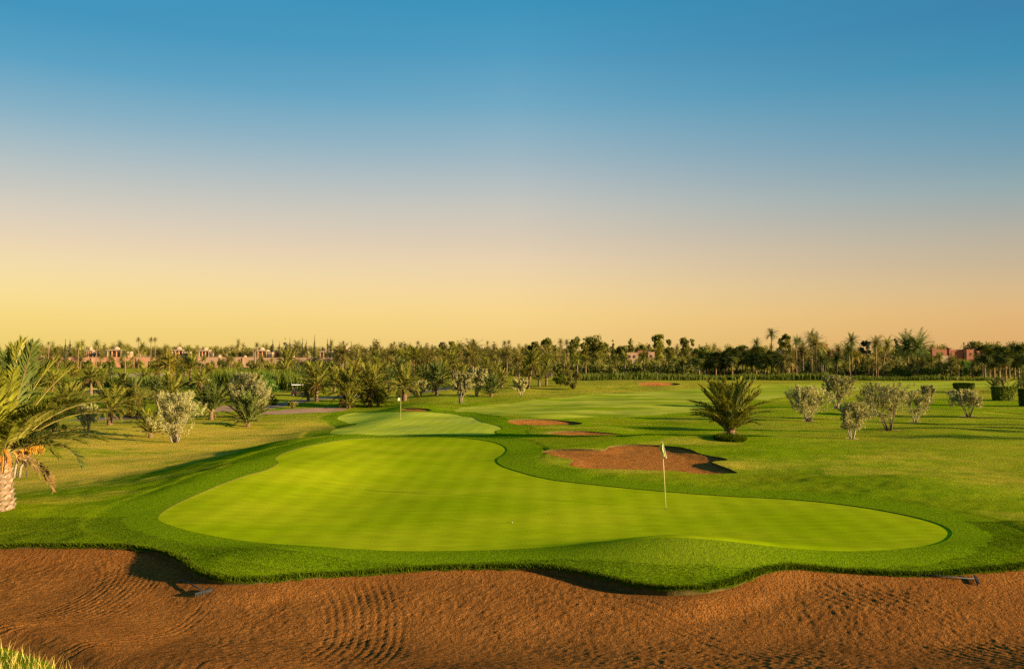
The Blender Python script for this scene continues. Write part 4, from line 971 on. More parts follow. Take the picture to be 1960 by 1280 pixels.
# ------------------------------------------------------------------ trimmed cup-shaped hedges
def cup_hedge(px, base, top, wpx, label, seed):
    x, y = at(px, base); s = scale_at(y); H = (base - top) / s; w = wpx / 2 / s; r = np.random.default_rng(seed)
    t = thing('clipped_hedge', (x, y, gz(x, y)), label, 'hedge', 'clipped hedges on the right lawn')
    mb = MB(); rings = [(0.88, 0.0), (0.90, 0.25), (0.93, 0.55), (0.98, 0.88), (0.97, 0.97), (0.85, 0.985)]
    n = 28; V = []
    for rr, v in rings:
        for k in range(n):
            a = 2 * math.pi * k / n; c, sn = math.cos(a), math.sin(a); p = 3.2
            q = (abs(c) ** p + abs(sn) ** p) ** (-1 / p)
            V.append((w * rr * q * c, w * 0.75 * rr * q * sn, H * v * 0.97 - 0.03 * (v == 0)))
    m = len(rings)
    mb.add(V, [(i * n + k, i * n + (k + 1) % n, (i + 1) * n + (k + 1) % n, (i + 1) * n + k) for i in range(m - 1) for k in range(n)] + [tuple(range((m - 1) * n, m * n))], 0)
    body = obj('body', mb.mesh('body', ['shrub'], False), t)
    V = np.array(V).reshape(m, n, 3); Q = 6000; i = r.integers(0, m - 1, Q); k = r.integers(0, n, Q); u = r.uniform(0, 1, (Q, 1)); v = r.uniform(0, 1, (Q, 1))
    p = (V[i, k] * (1 - u) + V[i, (k + 1) % n] * u) * (1 - v) + (V[i + 1, k] * (1 - u) + V[i + 1, (k + 1) % n] * u) * v
    f = r.random(Q) < 0.3; p[f, 2] = H * 0.975; p[f, :2] *= r.uniform(0, 1, (f.sum(), 1)) ** 0.5
    p += r.normal(0, 0.05, p.shape); ax = r.normal(size=(Q, 3)); ax /= np.linalg.norm(ax, axis=1)[:, None]; sd = np.cross(ax, r.normal(size=(Q, 3))); sd /= np.linalg.norm(sd, axis=1)[:, None]
    l = 0.10
    obj('foliage', MBq(np.stack([p - ax * l, p + sd * l * .5, p + ax * l, p - sd * l * .5], 1), 'shrub', 'foliage'), t)
    return t
cup_hedge(1845, 752, 733, 36, 'farther cup-shaped clipped hedge beside the wide low olive', 1)
cup_hedge(1920, 766, 740, 38, 'nearer cup-shaped clipped hedge below the spiky cycad', 2)
cup_hedge(1972, 778, 744, 38, 'clipped hedge cut by the right picture edge', 3)
palm('cycad', 1905, 748, 722, 32, 3, 18, 'spiky dark cycad behind the nearer cup hedge', 'frond_dark', 0.9, 60, group='', skirt_low=0.25)
palm('date_palm', 1923, 750, 712, 28, 24, 12, 'short leaning palm with drooping crown behind the nearer cup hedge', 'frond_dark', 0.0, 61, lean_px=-5, skirt_low=-0.7)
palm('date_palm', 1962, 758, 706, 60, 30, 16, 'drooping palm entering at the right picture edge', 'frond_dark', 0.0, 62, skirt_low=-0.6)

# ------------------------------------------------------------------ flags, rakes, golf balls, cart
def flagstick(px, base, top, lean_px, label, hanging):
    x, y = at(px, base); s = scale_at(y); z = gz(x, y) - 0.022; H = (base - top) / s
    t = thing('golf_flagstick', (x, y, z), label, 'flagstick', 'flagsticks in the holes'); lx = lean_px / s
    mb = MB(); rr = 0.011 if hanging else 0.013
    mb.tube([(0, 0, -0.12), (lx * 0.5, 0, H * 0.5), (lx, 0, H)], [rr, rr, rr * 0.9], 8); obj('pole', mb.mesh('pole', ['pole'], True), t)
    mb = MB(); mb.lathe([(0.054, -0.004), (0.054, 0.004), (0.045, 0.004), (0.044, 0.0045)], 16); obj('cup', mb.mesh('cup', ['cup']), t)
    mb = MB(); emb = MB(); nu, nv = 9, 11; G = np.zeros((nv, nu, 3))
    for j in range(nv):
        for i in range(nu):
            u, v = i / (nu - 1), j / (nv - 1)        # u from the pole outwards, v downwards
            if hanging:
                fold = math.sin(u * 9.0 + v * 1.2) * 0.035 * (0.3 + v)
                xx = lx + 0.003 - 0.10 * math.sin(math.pi * min(1, v * 1.25)) * (1 - u) * 0.9 + u * 0.17 * (0.25 + 0.75 * v) - 0.02 * v
                G[j, i] = (xx, -0.015 + fold - 0.02 * u, H - 0.02 - 0.42 * v - 0.13 * u * (0.5 + v * 0.5))
            else:
                G[j, i] = (lx - 0.015 - u * 0.32, 0.04 * math.sin(u * 6 + v), H - 0.02 - 0.27 * v - 0.06 * u + 0.02 * math.sin(u * 5))
    idx = lambda i, j: j * nu + i
    fc = [(idx(i, j), idx(i + 1, j), idx(i + 1, j + 1), idx(i, j + 1)) for j in range(nv - 1) for i in range(nu - 1)]
    if hanging: mi = [1 if (i >= 5) else 0 for j in range(nv - 1) for i in range(nu - 1)]
    else: mi = [((i // 3) + (j // 3)) % 2 for j in range(nv - 1) for i in range(nu - 1)]
    fl = obj('flag', mesh('flag', G.reshape(-1, 3), np.array(fc), ['flagyellow', 'flagwhite'], mi, True), t)
    if hanging:   # the dark curved mark on the cloth
        Q = []
        for k in range(10):
            a0, a1 = R(70 + k * 22), R(70 + (k + 1) * 22)
            w0 = 0.030 * math.sin((k + 0.3) / 10.6 * math.pi) + 0.004; w1 = 0.030 * math.sin((k + 1.3) / 10.6 * math.pi) + 0.004
            c = (lx - 0.012, -0.075, H - 0.245)
            f = lambda a, q: (c[0] + q * math.cos(a) * 0.8, c[1], c[2] + q * math.sin(a) * 1.25)
            Q.append([f(a0, 0.052 - w0), f(a0, 0.052 + w0 * 0.4), f(a1, 0.052 + w1 * 0.4), f(a1, 0.052 - w1)])
        obj('emblem', MBq(np.array(Q), 'black', 'emblem'), fl)
    return t
flagstick(1275, 972, 844, -7, 'near flagstick with limp yellow and white flag bearing a dark mark', True)
flagstick(767, 805, 760, 0, 'distant flagstick with small yellow and white checked flag', False)

def zsurf(x, y):
    d = sdf(P_b1, np.array([x]), np.array([y]), 2.0)
    return float(zsand1(np.array([x]), np.array([y]), d)[0])
def sand_at(px, py):
    d = ray(px, py); d = d / d[1]; T = np.arange(13, 24, 0.02)
    X, Y = d[0] * T, T; Z = zsand1(X, Y, sdf(P_b1, X, Y, 3.0)); hz = CZ + d[2] * T - Z
    i = int(np.argmax(hz < 0)); return np.array([X[i], Y[i], Z[i]])
def rake(h0, h1, hd0, hd1, label):
    a, b = sand_at(*h0) + [0, 0, 0.05], sand_at(*h1) + [0, 0, 0.07]
    c, d = sand_at(*hd0) + [0, 0, 0.07], sand_at(*hd1) + [0, 0, 0.07]
    t = thing('bunker_rake', tuple(b), label, 'rake', 'rakes lying in the front bunker'); a, c, d = a - b, c - b, d - b
    mid = (c + d) / 2
    mb = MB(); mb.tube([a, a * 0.5 + mid * 0.5 + [0, 0, 0.01], mid], 0.016, 8); obj('handle', mb.mesh('handle', ['slate'], True), t)
    mb = MB(); e = (d - c); L = np.linalg.norm(e); e /= L; up = np.array([0, 0, 1.0]); sd = np.cross(e, up); sd /= np.linalg.norm(sd)
    V = [c + e * L * u + sd * 0.022 * v + up * 0.018 * w for w in (-1, 1) for v in (-1, 1) for u in (0, 1)]
    mb.add(V, [(0, 2, 3, 1), (4, 5, 7, 6), (0, 1, 5, 4), (2, 6, 7, 3), (0, 4, 6, 2), (1, 3, 7, 5)]); obj('head', mb.mesh('head', ['slate']), t)
    for k in range(12):
        p = c + e * L * (k + 0.5) / 12; mb = MB(); mb.tube([p - up * 0.02, p - up * 0.075 + sd * 0.01], [0.012, 0.006], 5); obj('tine', mb.mesh('tine', ['slate']), t)
rake((345, 1111), (386, 1136), (373, 1142), (407, 1132), 'rake lying in the shaded bay of the bunker under the turf lobe')
rake((1748, 1103), (1866, 1113), (1865, 1106), (1873, 1121), 'rake lying at the right end of the bunker against the turf')
def ball(px, py, label):
    x, y = at(px, py); mb = MB(); mb.lathe([(0.020 * math.sin(a), 0.020 - 0.020 * math.cos(a)) for a in np.linspace(0.05, math.pi - 0.05, 9)], 14)
    o = obj('golf_ball', mb.mesh('golf_ball', ['ball'], True), None, (x, y, gz(x, y) - 0.022)); tag(o, label, 'golf ball')
ball(980, 999, 'white golf ball resting near the middle of the green')

def golf_cart(px, base, label, rz):
    x, y = at(px, base); t = thing('golf_cart', (x, y, gz(x, y)), label, 'golf cart', None, rz)
    def part(nm, f, m, sm=False, parent=t): mb = MB(); f(mb); return obj(nm, mb.mesh(nm, [m], sm), parent)
    part('body', lambda b: (b.add([(-1.15, -.55, .3), (1.15, -.55, .3), (1.15, .55, .3), (-1.15, .55, .3), (-1.15, -.55, .75), (0.2, -.55, .62), (0.55, -.52, .45), (1.15, -.45, .78),
         (-1.15, .55, .75), (0.2, .55, .62), (0.55, .52, .45), (1.15, .45, .78)], [(0, 3, 2, 1), (0, 1, 7, 6, 5, 4), (3, 8, 9, 10, 11, 2), (4, 5, 9, 8), (5, 6, 10, 9), (6, 7, 11, 10), (1, 2, 11, 7), (0, 4, 8, 3)])), 'wood')
    part('roof', lambda b: (b.box(-1.1, 0.75, -.58, .58, 1.82, 1.88), b.box(-1.02, 0.67, -.5, .5, 1.883, 1.92)), 'white')
    part('seat', lambda b: (b.box(-.75, -.1, -.5, .5, .74, .86), b.box(-.85, -.72, -.5, .5, .87, 1.3)), 'tyre')
    part('bag', lambda b: b.tube([(-1.0, .2, .6), (-1.08, .2, 1.35)], [.14, .16], 8), 'redwall')
    for sx, sy in ((-.98, -.52), (-.98, .52), (.62, -.5), (.62, .5)):
        part('post', lambda b: b.tube([(sx + (0.25 if sx > 0 else 0), sy, .7), (sx, sy, 1.82)], .02, 6), 'metal')
    for sx, sy in ((-.75, -.52), (-.75, .52), (.8, -.5), (.8, .5)):
        w = part('wheel', lambda b: b.tube([(sx, sy - .09, .23), (sx, sy + .09, .23)], .23, 16), 'tyre')
        part('hub', lambda b: b.tube([(sx, sy - .10, .23), (sx, sy + .10, .23)], .11, 12), 'white', False, w)
    part('steering_wheel', lambda b: b.tube([(0.35 + .03 * math.cos(a), -.22 + .16 * math.cos(a), 1.0 + .14 * math.sin(a)) for a in np.linspace(0, 2 * math.pi, 13)], .015, 5), 'tyre')
golf_cart(572, 758, 'white roofed golf cart half hidden behind the white-trunked palm', 0.1)

# ------------------------------------------------------------------ the far belt: palms, trees, villas, reeds
ORD = ('first second third fourth fifth sixth seventh eighth ninth tenth eleventh twelfth thirteenth fourteenth fifteenth sixteenth seventeenth eighteenth nineteenth '
       'twentieth twenty-first twenty-second twenty-third twenty-fourth twenty-fifth twenty-sixth twenty-seventh twenty-eighth twenty-ninth thirtieth').split()

def crown_quads(r, nf, L, seg, comb, wid, low=-0.7, droop=1.1):
    """many arched feather leaves round the origin as comb triangles (cheap crown for distant palms)"""
    out = []
    for i in range(nf):
        u = (i + 0.5) / nf; el = R(80) + (low - R(80)) * u ** 0.9 + r.normal(0, 0.1); az = i * 2.39996 + r.normal(0, 0.25); l = L * r.uniform(0.8, 1.08)
        s = np.linspace(0, 1, seg + 1); an = el - droop * (0.5 + 0.7 * max(0, math.cos(el))) * s ** 1.3
        hx = np.concatenate([[0], np.cumsum(np.cos(an[:-1]) * l / seg)]); hz = np.concatenate([[0], np.cumsum(np.sin(an[:-1]) * l / seg)])
        c, sn = math.cos(az), math.sin(az)
        P = np.column_stack([hx * c, hx * sn, hz]); side = np.array([-sn, c, 0])
        for k in range(seg):
            a, b = P[k], P[k + 1]; w = wid * l * math.sin((0.15 + 0.85 * (k + 0.5) / seg) * math.pi) ** 0.6
            for j in range(comb):
                p = a + (b - a) * j / comb; q = a + (b - a) * (j + 0.75) / comb; f = (b - a) * 0.9
                for sg in (-1, 1):
                    out.append([p, q, p + f * 0.8 + side * sg * w * r.uniform(0.7, 1.15) + [0, 0, -0.25 * w + r.normal(0, 0.1) * w]])
    return np.array(out)
def far_palm_mesh(name, h, L, nf, seg, comb, seed, leaf='frond_far', lean=0.4, tr=0.2, dead=True):
    r = np.random.default_rng(seed); mb = MB(); lx = r.normal(0, lean)
    mb.tube([(0, 0, -0.3), (lx * 0.2, 0, h * 0.35), (lx * 0.6, 0, h * 0.7), (lx, 0, h)], [tr * 1.2, tr, tr * 0.95, tr], 6, 1)
    Q = crown_quads(r, nf, L, seg, comb, 0.22); Q = Q + np.array([lx, 0, h]); mb.quads(Q, 0)
    if dead:
        Q = crown_quads(r, 7, L * 0.6, 3, 1, 0.16, -1.4, 0.5); Q[:, :, 2] = np.minimum(Q[:, :, 2], 0.0); mb.quads(Q + np.array([lx, 0, h - 0.1]), 1)
    return mb.mesh(name, [leaf, 'bark'])
def far_crown_trunk(h, L, nf, seed, lean=0.0, leaf='frond', tr=0.22):
    r = np.random.default_rng(seed); mb = MB()
    mb.tube([(0, 0, -0.3), (lean * 0.15, 0, h * 0.35), (lean * 0.5, 0, h * 0.7), (lean, 0, h)], [tr * 1.3, tr, tr * 0.9, tr], 8)
    t = mb.mesh('trunk', ['bark'], True)
    c = MB(); c.quads(crown_quads(r, int(nf * 1.4), L, 5, 3, 0.18, -0.6, 0.9), 0)
    return t, c.mesh('crown', [leaf])

# tall date palms that stand out against the sky on the right
def tall_palm(px, Y, top, wpx, label, seed, lean=0.0, leaf='frond_dark', nf=34):
    x, y = atd(px, Y); z = gz(x, y); s = scale_at(Y); ztop = CZ + (HOR - top) / s; L = wpx / 2 / s * 1.3
    h = ztop - z - L * 0.72; tm, cm = far_crown_trunk(h, L, nf, seed, lean, leaf)
    t = thing('date_palm', (x, y, z), label, 'palm tree', 'tall date palms on the skyline'); obj('trunk', tm, t); obj('crown', cm, t, (lean, 0, h)); return t
tall_palm(1477, 300, 627, 26, 'tallest lone palm above the dark fan palm stand', 1)
tall_palm(1553, 262, 631, 30, 'tall slim palm right of the rounded skyline tree', 2)
tall_palm(1557, 300, 646, 24, 'shorter palm head just behind the tall slim palm', 3)
tall_palm(1524, 260, 643, 24, 'slim palm with small head left of the tall slim palm', 4)
tall_palm(1530, 330, 644, 16, 'tiny palm head beside the slim small-headed palm', 5)
tall_palm(1630, 250, 638, 32, 'tall palm in front of the red house, with clean trunk', 6)
tall_palm(1625, 242, 655, 34, 'broader palm directly below the clean-trunked palm', 7)
tall_palm(1738, 224, 637, 58, 'left palm of the tall twin pair', 8, -0.3, nf=42)
tall_palm(1755, 222, 636, 62, 'right palm of the tall twin pair', 9, 0.3, nf=42)
tall_palm(1676, 236, 641, 34, 'grey-headed palm with pale trunk left of the twin pair', 10, 0.0, 'frond')
tall_palm(1688, 240, 645, 32, 'leaning palm beside the grey-headed palm', 11, 1.6, 'frond')
tall_palm(1448, 320, 647, 22, 'palm head over the middle of the fan palm stand', 12)
tall_palm(1572, 250, 668, 44, 'broad low palm under the tall slim palm', 13)
tall_palm(1601, 240, 668, 40, 'broad low palm left of the clean-trunked palm', 14)
tall_palm(1637, 238, 670, 24, 'small bright palm right of the clean-trunked palm', 15, 0, 'frond_gold')
tall_palm(1516, 238, 680, 22, 'short golden palm right of the fan palm stand', 16, 0, 'frond_gold')
tall_palm(1545, 234, 690, 34, 'squat palm with orange trunk among the reeds', 17)
tall_palm(50, 118, 652, 30, 'tall palm with orange trunk seen through the big fronds', 18, -0.2, 'frond_gold')
tall_palm(383, 330, 680, 14, 'thin crooked palm by the end of the pink wall', 19, 1.5, 'frond')
tall_palm(265, 480, 645, 11, 'tall thin skyline palm left of the paired heads', 20, 0, 'frond_far')
tall_palm(289, 500, 645, 11, 'left of two paired skyline palm heads', 21, 0, 'frond_far')
tall_palm(297, 500, 645, 10, 'right of two paired skyline palm heads', 22, 0, 'frond_far')
tall_palm(93, 540, 653, 9, 'small skyline palm above the terracotta wall end', 23, 0, 'frond_far')
tall_palm(150, 420, 652, 20, 'dense palm head left of the kiosk villa', 24, 0, 'frond')
tall_palm(185, 430, 650, 18, 'dense palm head right of the kiosk villa', 25, 0, 'frond')
tall_palm(492, 480, 655, 12, 'skyline palm above the conical villa roof', 26, 0, 'frond_far')
tall_palm(657, 560, 652, 9, 'skyline palm right of the cypresses', 27, 0, 'frond_far')
tall_palm(755, 540, 653, 8, 'left of three thin skyline palms over the forest', 28, 0, 'frond_far')
tall_palm(769, 540, 654, 8, 'middle of three thin skyline palms over the forest', 29, 0, 'frond_far')
tall_palm(800, 520, 652, 10, 'right of three thin skyline palms over the forest', 30, 0, 'frond_far')
tall_palm(933, 500, 652, 9, 'thin skyline palm left of the skyline palm pair', 31, 0, 'frond_far')
tall_palm(966, 460, 651, 12, 'left palm of the skyline pair before the tall trees', 32, 0, 'frond_far')
tall_palm(974, 460, 650, 10, 'right palm of the skyline pair before the tall trees', 33, 0, 'frond_far')
tall_palm(1073, 360, 647, 14, 'flat-headed palm left of the largest skyline tree', 34, 0, 'frond_far')
tall_palm(1085, 365, 649, 14, 'palm beside the flat-headed palm, among tall trees', 35, 0, 'frond_far')
tall_palm(240, 300, 664, 26, 'pale-trunked palm before the terracotta wall', 36, 0, 'frond')
tall_palm(488, 210, 667, 8, 'bare slim trunk with tiny head before the pink wall', 37, 0, 'frond_far')
tall_palm(1232, 270, 668, 34, 'palm in front of the pink house, right side', 38, 0, 'frond')
tall_palm(1196, 268, 672, 32, 'palm in front of the pink house, left side', 39, 0, 'frond')
tall_palm(1305, 250, 684, 26, 'palm left of the dark fan palm stand', 40, 0, 'frond')
tall_palm(1105, 262, 676, 22, 'pale palm before the tall trees, left of a paler twin', 41, 0, 'frond')
tall_palm(1121, 262, 678, 22, 'pale palm before the tall trees, right twin', 42, 0, 'frond')

# fan palm stand
def fan_crown(r, n, L):
    out = []; outd = []
    for i in range(n):
        u = (i + 0.5) / n; el = R(82) - R(150) * u + r.normal(0, 0.12); az = i * 2.39996 + r.normal(0, 0.3)
        d = np.array([math.cos(el) * math.cos(az), math.cos(el) * math.sin(az), math.sin(el)]); sd = np.cross(d, [0, 0, 1]); sd /= np.linalg.norm(sd) + 1e-9; up = np.cross(sd, d)
        b = d * L * 0.45 * r.uniform(0.8, 1.1); R_ = L * 0.62 * r.uniform(0.8, 1.1)
        for k in range(9):
            a0 = (k - 4.5) * 0.30; a1 = a0 + 0.24; am = (a0 + a1) / 2
            tip = b + R_ * (math.cos(am) * d + math.sin(am) * sd) * (1 if k % 2 else 0.9) + up * 0.05 * R_ - np.array([0, 0, 0.22 * R_])
            p = b + R_ * 0.55 * (math.cos(a0) * d + math.sin(a0) * sd); q = b + R_ * 0.55 * (math.cos(a1) * d + math.sin(a1) * sd) + up * 0.05
            out.append([b, p, tip, q])
        w = sd * 0.05; out.append([-w, w, b + w * 0.6, b - w * 0.6])
    return np.array(out)
FANC = []; FANT = []; FAND = []
for k in range(4):
    r = np.random.default_rng(300 + k); FANC.append(MBq(fan_crown(r, 54, 2.9), 'fan', 'crown'))
    Q = crown_quads(r, 16, 1.8, 3, 1, 0.3, -1.5, 0.2); Q[:, :, 2] = -np.abs(Q[:, :, 2]) * 1.2; FAND.append(MBq(Q, 'bark', 'dead_skirt'))
    mb = MB(); mb.tube([(0, 0, -0.05), (0.01, 0, 0.3), (0.02, 0.0, 0.7), (0, 0, 1.0)], [0.30, 0.22, 0.20, 0.21], 8); FANT.append(mb.mesh('trunk', ['bark'], True))
def fan_palm(px, Y, top, label, seed, sc=1.0, group='fan palms of the dark stand'):
    r = np.random.default_rng(seed); x, y = atd(px, Y); z = gz(x, y); h = CZ + (HOR - top) / scale_at(Y) - z - 2.6 * sc * 0.85
    t = thing('fan_palm', (x, y, z), label, 'palm tree', group, r.uniform(0, 6.28)); k = r.integers(4)
    obj('trunk', FANT[k], t, (0, 0, 0), (0, 0, 0), (sc, sc, h)); obj('crown', FANC[k], t, (0, 0, h), (0, 0, 0), sc); obj('dead_skirt', FAND[r.integers(4)], t, (0, 0, h - 0.2), (0, 0, 0), sc)
r = np.random.default_rng(41)
fx = sorted([1336, 1345, 1352, 1358, 1365, 1371, 1377, 1383, 1389, 1395, 1402, 1408, 1414, 1420, 1425, 1430, 1436, 1441, 1446, 1452, 1457, 1463, 1469, 1475, 1481, 1488, 1494])
for i, px in enumerate(fx):
    fan_palm(px + r.uniform(-2, 2), 232 + (i * 7 % 5) * 6 + r.uniform(0, 4), (674 - 6 * math.sin((px - 1336) / 158 * math.pi) + r.uniform(-8, 8)) if px not in (1389, 1404) else 672,
             '%s fan palm from the left in the dark stand beside the reeds' % ORD[i], 500 + i, r.uniform(0.8, 1.1))
for i, px in enumerate((1884, 1893, 1902, 1912, 1924, 1931, 1941, 1949, 1958, 1968)):
    fan_palm(px, 215 + (i * 7 % 4) * 7, 664 + r.uniform(-7, 6), '%s fan palm from the left in the group at the right picture edge' % ORD[i], 560 + i, r.uniform(0.9, 1.15), 'fan palms at the right edge')

# rows of tall trees and cypresses
def far_tree(px, Y, top, wpx, label, seed, leaf='conifer', shape='oval', group='tall trees on the skyline', n=2600, name='tall_tree', cat='tree'):
    x, y = atd(px, Y); z = gz(x, y); s = scale_at(Y); H = CZ + (HOR - top) / s - z; w = wpx / 2 / s; r = np.random.default_rng(seed)
    t = thing(name, (x, y, z), label, cat, group); C, rad = [], []
    for k in range(30 if shape != 'spire' else 26):
        if shape == 'spire': v = (k + 0.5) / 26; lim = w * math.sin(min(1, (1 - v) * 1.15 + 0.02) * math.pi / 2) ** 0.8; rr = max(0.25, lim * 0.8); q = 0.25
        elif shape == 'cone': v = r.uniform(0.12, 1); lim = w * (1.08 - v) ** 0.75; rr = w * r.uniform(0.32, 0.5) * (1.25 - v); q = 1
        else: v = r.uniform(0.22, 0.97); lim = w * math.sqrt(max(0.03, 1 - ((v - 0.56) / 0.47) ** 2)); rr = w * r.uniform(0.34, 0.56); q = 1
        a = r.uniform(0, 6.28); d = q * lim * math.sqrt(r.uniform(0, 1)) * 0.8
        C.append([d * math.cos(a), d * math.sin(a), min(v * H, H - rr * 0.8)]); rad.append(rr)
    l = 0.85 if shape != 'spire' else 0.6
    obj('crown', MBq(leaf_cloud(r, C, rad, n, l, l * 0.6, 0.5, 0.4), leaf, 'crown'), t)
    mb = MB(); mb.tube([(0, 0, -0.2), (0.1, 0, H * 0.4), (0, 0, H * 0.85)], [0.03 * H * 0.6, 0.02 * H * 0.6, 0.03], 6)
    for k in range(5):
        a = k * 2.4; zz = H * (0.25 + 0.1 * k); mb.tube([(0, 0, zz), (w * 0.5 * math.cos(a), w * 0.5 * math.sin(a), zz + H * 0.12)], [0.12, 0.03], 4)
    obj('trunk', mb.mesh('trunk', ['darkbark'], True), t); return t
row = [(1021, 652, 24, 'oval', 'conifer'), (1047, 647, 26, 'oval', 'conifer_light'), (1062, 660, 24, 'cone', 'conifer'), (1101, 644, 26, 'oval', 'conifer'), (1117, 647, 32, 'cone', 'conifer_light'),
       (1141, 640, 44, 'oval', 'conifer_light'), (1158, 656, 26, 'oval', 'conifer'), (1173, 651, 20, 'cone', 'conifer'), (1190, 662, 30, 'oval', 'conifer'), (1206, 645, 28, 'cone', 'conifer'),
       (1228, 660, 22, 'oval', 'conifer'), (1241, 652, 22, 'cone', 'conifer'), (1260, 638, 30, 'oval', 'conifer_light'), (1282, 650, 20, 'oval', 'conifer'), (1308, 645, 26, 'oval', 'conifer'), (1325, 648, 36, 'cone', 'conifer_light'),
       (1348, 664, 24, 'oval', 'conifer')]
for i, (px, top, w, shp, lf) in enumerate(row):
    far_tree(px, 350 + (i * 5 % 4) * 14, top, w, '%s tall tree from the left in the skyline row behind the pink house' % ORD[i], 700 + i, lf, shp)
cyp = [(125, 648, 5), (134, 646, 6), (522, 647, 6), (535, 653, 6), (546, 643, 11), (555, 646, 4), (579, 647, 5), (586, 649, 7), (602, 640, 6), (627, 646, 6), (633, 646, 5), (672, 653, 5)]
for i, (px, top, w) in enumerate(cyp):
    far_tree(px, 545 + (i % 3) * 6, top, w * 1.5, '%s cypress from the left along the far skyline' % ORD[i], 740 + i, 'cypress', 'spire' if w < 10 else 'cone', 'cypresses among the far villas', 1100, 'cypress', 'cypress')
far_tree(845, 430, 654, 15, 'dark rounded treetop above the palm forest', 760, 'cypress', 'oval', '', 900)
far_tree(864, 420, 653, 18, 'yellow-green treetop right of the dark rounded one', 761, 'conifer_light', 'oval', '', 900)
far_tree(1504, 300, 640, 22, 'rounded bright tree between the tallest lone palm and the slim palm', 762, 'conifer_light', 'oval', '', 1500)
far_tree(1495, 310, 647, 18, 'darker tree left of the rounded bright tree', 763, 'conifer', 'oval', '', 1200)
far_tree(1657, 300, 653, 22, 'dark rounded tree behind the grey-headed palm', 764, 'cypress', 'oval', '', 1200)
far_tree(1715, 290, 648, 30, 'dark tree behind the tall twin pair', 765, 'conifer', 'cone', '', 1600)
far_tree(1770, 330, 668, 26, 'low bushy tree left of the red villas', 766, 'conifer', 'oval', '', 1200)
far_tree(1845, 330, 655, 8, 'thin cypress between the red villas', 767, 'cypress', 'spire', '', 600, 'cypress', 'cypress')
far_tree(1812, 250, 694, 44, 'spreading dark tree below the red villas', 768, 'conifer', 'oval', '', 1800)
far_tree(1865, 460, 652, 40, 'broad treetop behind the right red villa', 769, 'conifer', 'oval', '', 1500)
far_tree(1900, 440, 654, 46, 'broad treetop right of the red villas', 770, 'conifer', 'oval', '', 1500)
far_tree(1945, 430, 653, 50, 'broad treetop at the right picture edge', 771, 'conifer', 'oval', '', 1500)

# individual palms of the far groves (alike and too small to show parts), then the mass behind them
FPM = [far_palm_mesh('far_date_palm', h, L, 40, 4, 2, 900 + i, 'frond_far' if i % 3 else 'frond') for i, (h, L) in enumerate(((5.5, 2.7), (7.0, 2.9), (4.2, 2.6), (8.5, 2.8), (3.2, 2.7), (6.2, 3.0)))]
r = np.random.default_rng(77)
def grove(n, p0, p1, y0, y1, h0, h1, label, group, tall=0.10):
    for k in range(n):
        Y = y0 + (y1 - y0) * r.uniform(0, 1) ** 0.8; px = p0 + (p1 - p0) * (k + r.uniform(0, 1)) / n
        me = FPM[r.integers(len(FPM))]; x, y = atd(px, Y); hz = max(v.co.z for v in me.vertices) if False else FPH[me.name]
        h = r.uniform(h0 * 0.9, h1 * 1.05) * (1.35 if r.random() < tall else 1); s = h / hz
        o = obj('far_date_palm', me, None, (x, y, gz(x, y)), (0, 0, r.uniform(0, 6.28)), (s * r.uniform(0.9, 1.15),) * 2 + (s,)); tag(o, label, 'palm tree', group)
FPH = {me.name: max(v.co.z for v in me.vertices) for me in FPM}
grove(120, 640, 1060, 235, 420, 6.5, 10.5, 'one of many mid-height date palms crowded in the central palm forest', 'palms of the central forest')
grove(85, 40, 640, 530, 640, 10.5, 14.5, 'one of many small date palms rising behind the long villa wall', 'palms behind the villa wall')
grove(30, 1050, 1345, 255, 330, 5.0, 8.0, 'one of several short date palms at the foot of the tall skyline trees', 'palms below the skyline trees')
grove(56, 1500, 1800, 228, 300, 5.0, 9.5, 'one of many date palms massed around the red house', 'palms around the red house')
grove(30, 1790, 1990, 228, 300, 4.5, 8.0, 'one of many date palms below and beside the red villas', 'palms by the red villas')

grove(44, 60, 660, 420, 495, 5.5, 9.5, 'one of many short date palms scattered before the long villa wall', 'palms before the villa wall', 0.0)

def mass(name, n, p0, p1, y0, y1, h0, h1, seed, label):
    r = np.random.default_rng(seed); base = []
    for k in range(5):
        mb = MB(); mb.tube([(0, 0, 0), (0, 0, 0.72)], [0.02, 0.016], 4, 1, False)
        Q = crown_quads(r, 32, 0.28, 3, 1, 0.3) + np.array([0, 0, 0.72]); mb.quads(Q, 0)
        base.append((np.concatenate(mb.V), mb.F, np.array(mb.I)))
    Vs, Fs, Is = [], [], []; off = 0
    for k in range(n):
        V, Fc, I = base[k % 5]; Y = r.uniform(y0, y1); px = r.uniform(p0, p1); x, y = atd(px, Y); h = r.uniform(h0, h1) * (1.25 if r.random() < 0.08 else 1)
        a = r.uniform(0, 6.28); c, s = math.cos(a), math.sin(a); w = h * min(1.0, 10.5 / h)
        P = np.column_stack([(V[:, 0] * c - V[:, 1] * s) * w + x, (V[:, 0] * s + V[:, 1] * c) * w + y, V[:, 2] * h - 0.85])
        Vs.append(P); Fs.extend(tuple(i + off for i in f) for f in Fc); Is.append(I); off += len(V)
    o = obj(name, mesh(name, np.concatenate(Vs), Fs, ['frond_far', 'bark'], np.concatenate(Is))); o['kind'] = 'stuff'; o['label'] = label; o['category'] = 'forest'; return o
mass('palm_forest', 900, -60, 1100, 620, 1000, 11, 19, 5, 'far mass of palm treetops along the left and central horizon')
mass('palm_forest', 650, 1060, 2020, 430, 850, 9, 15, 6, 'far mass of palm treetops along the right horizon')
mass('palm_forest', 380, 640, 1080, 400, 620, 9, 13, 7, 'dense palm mass behind the central forest')

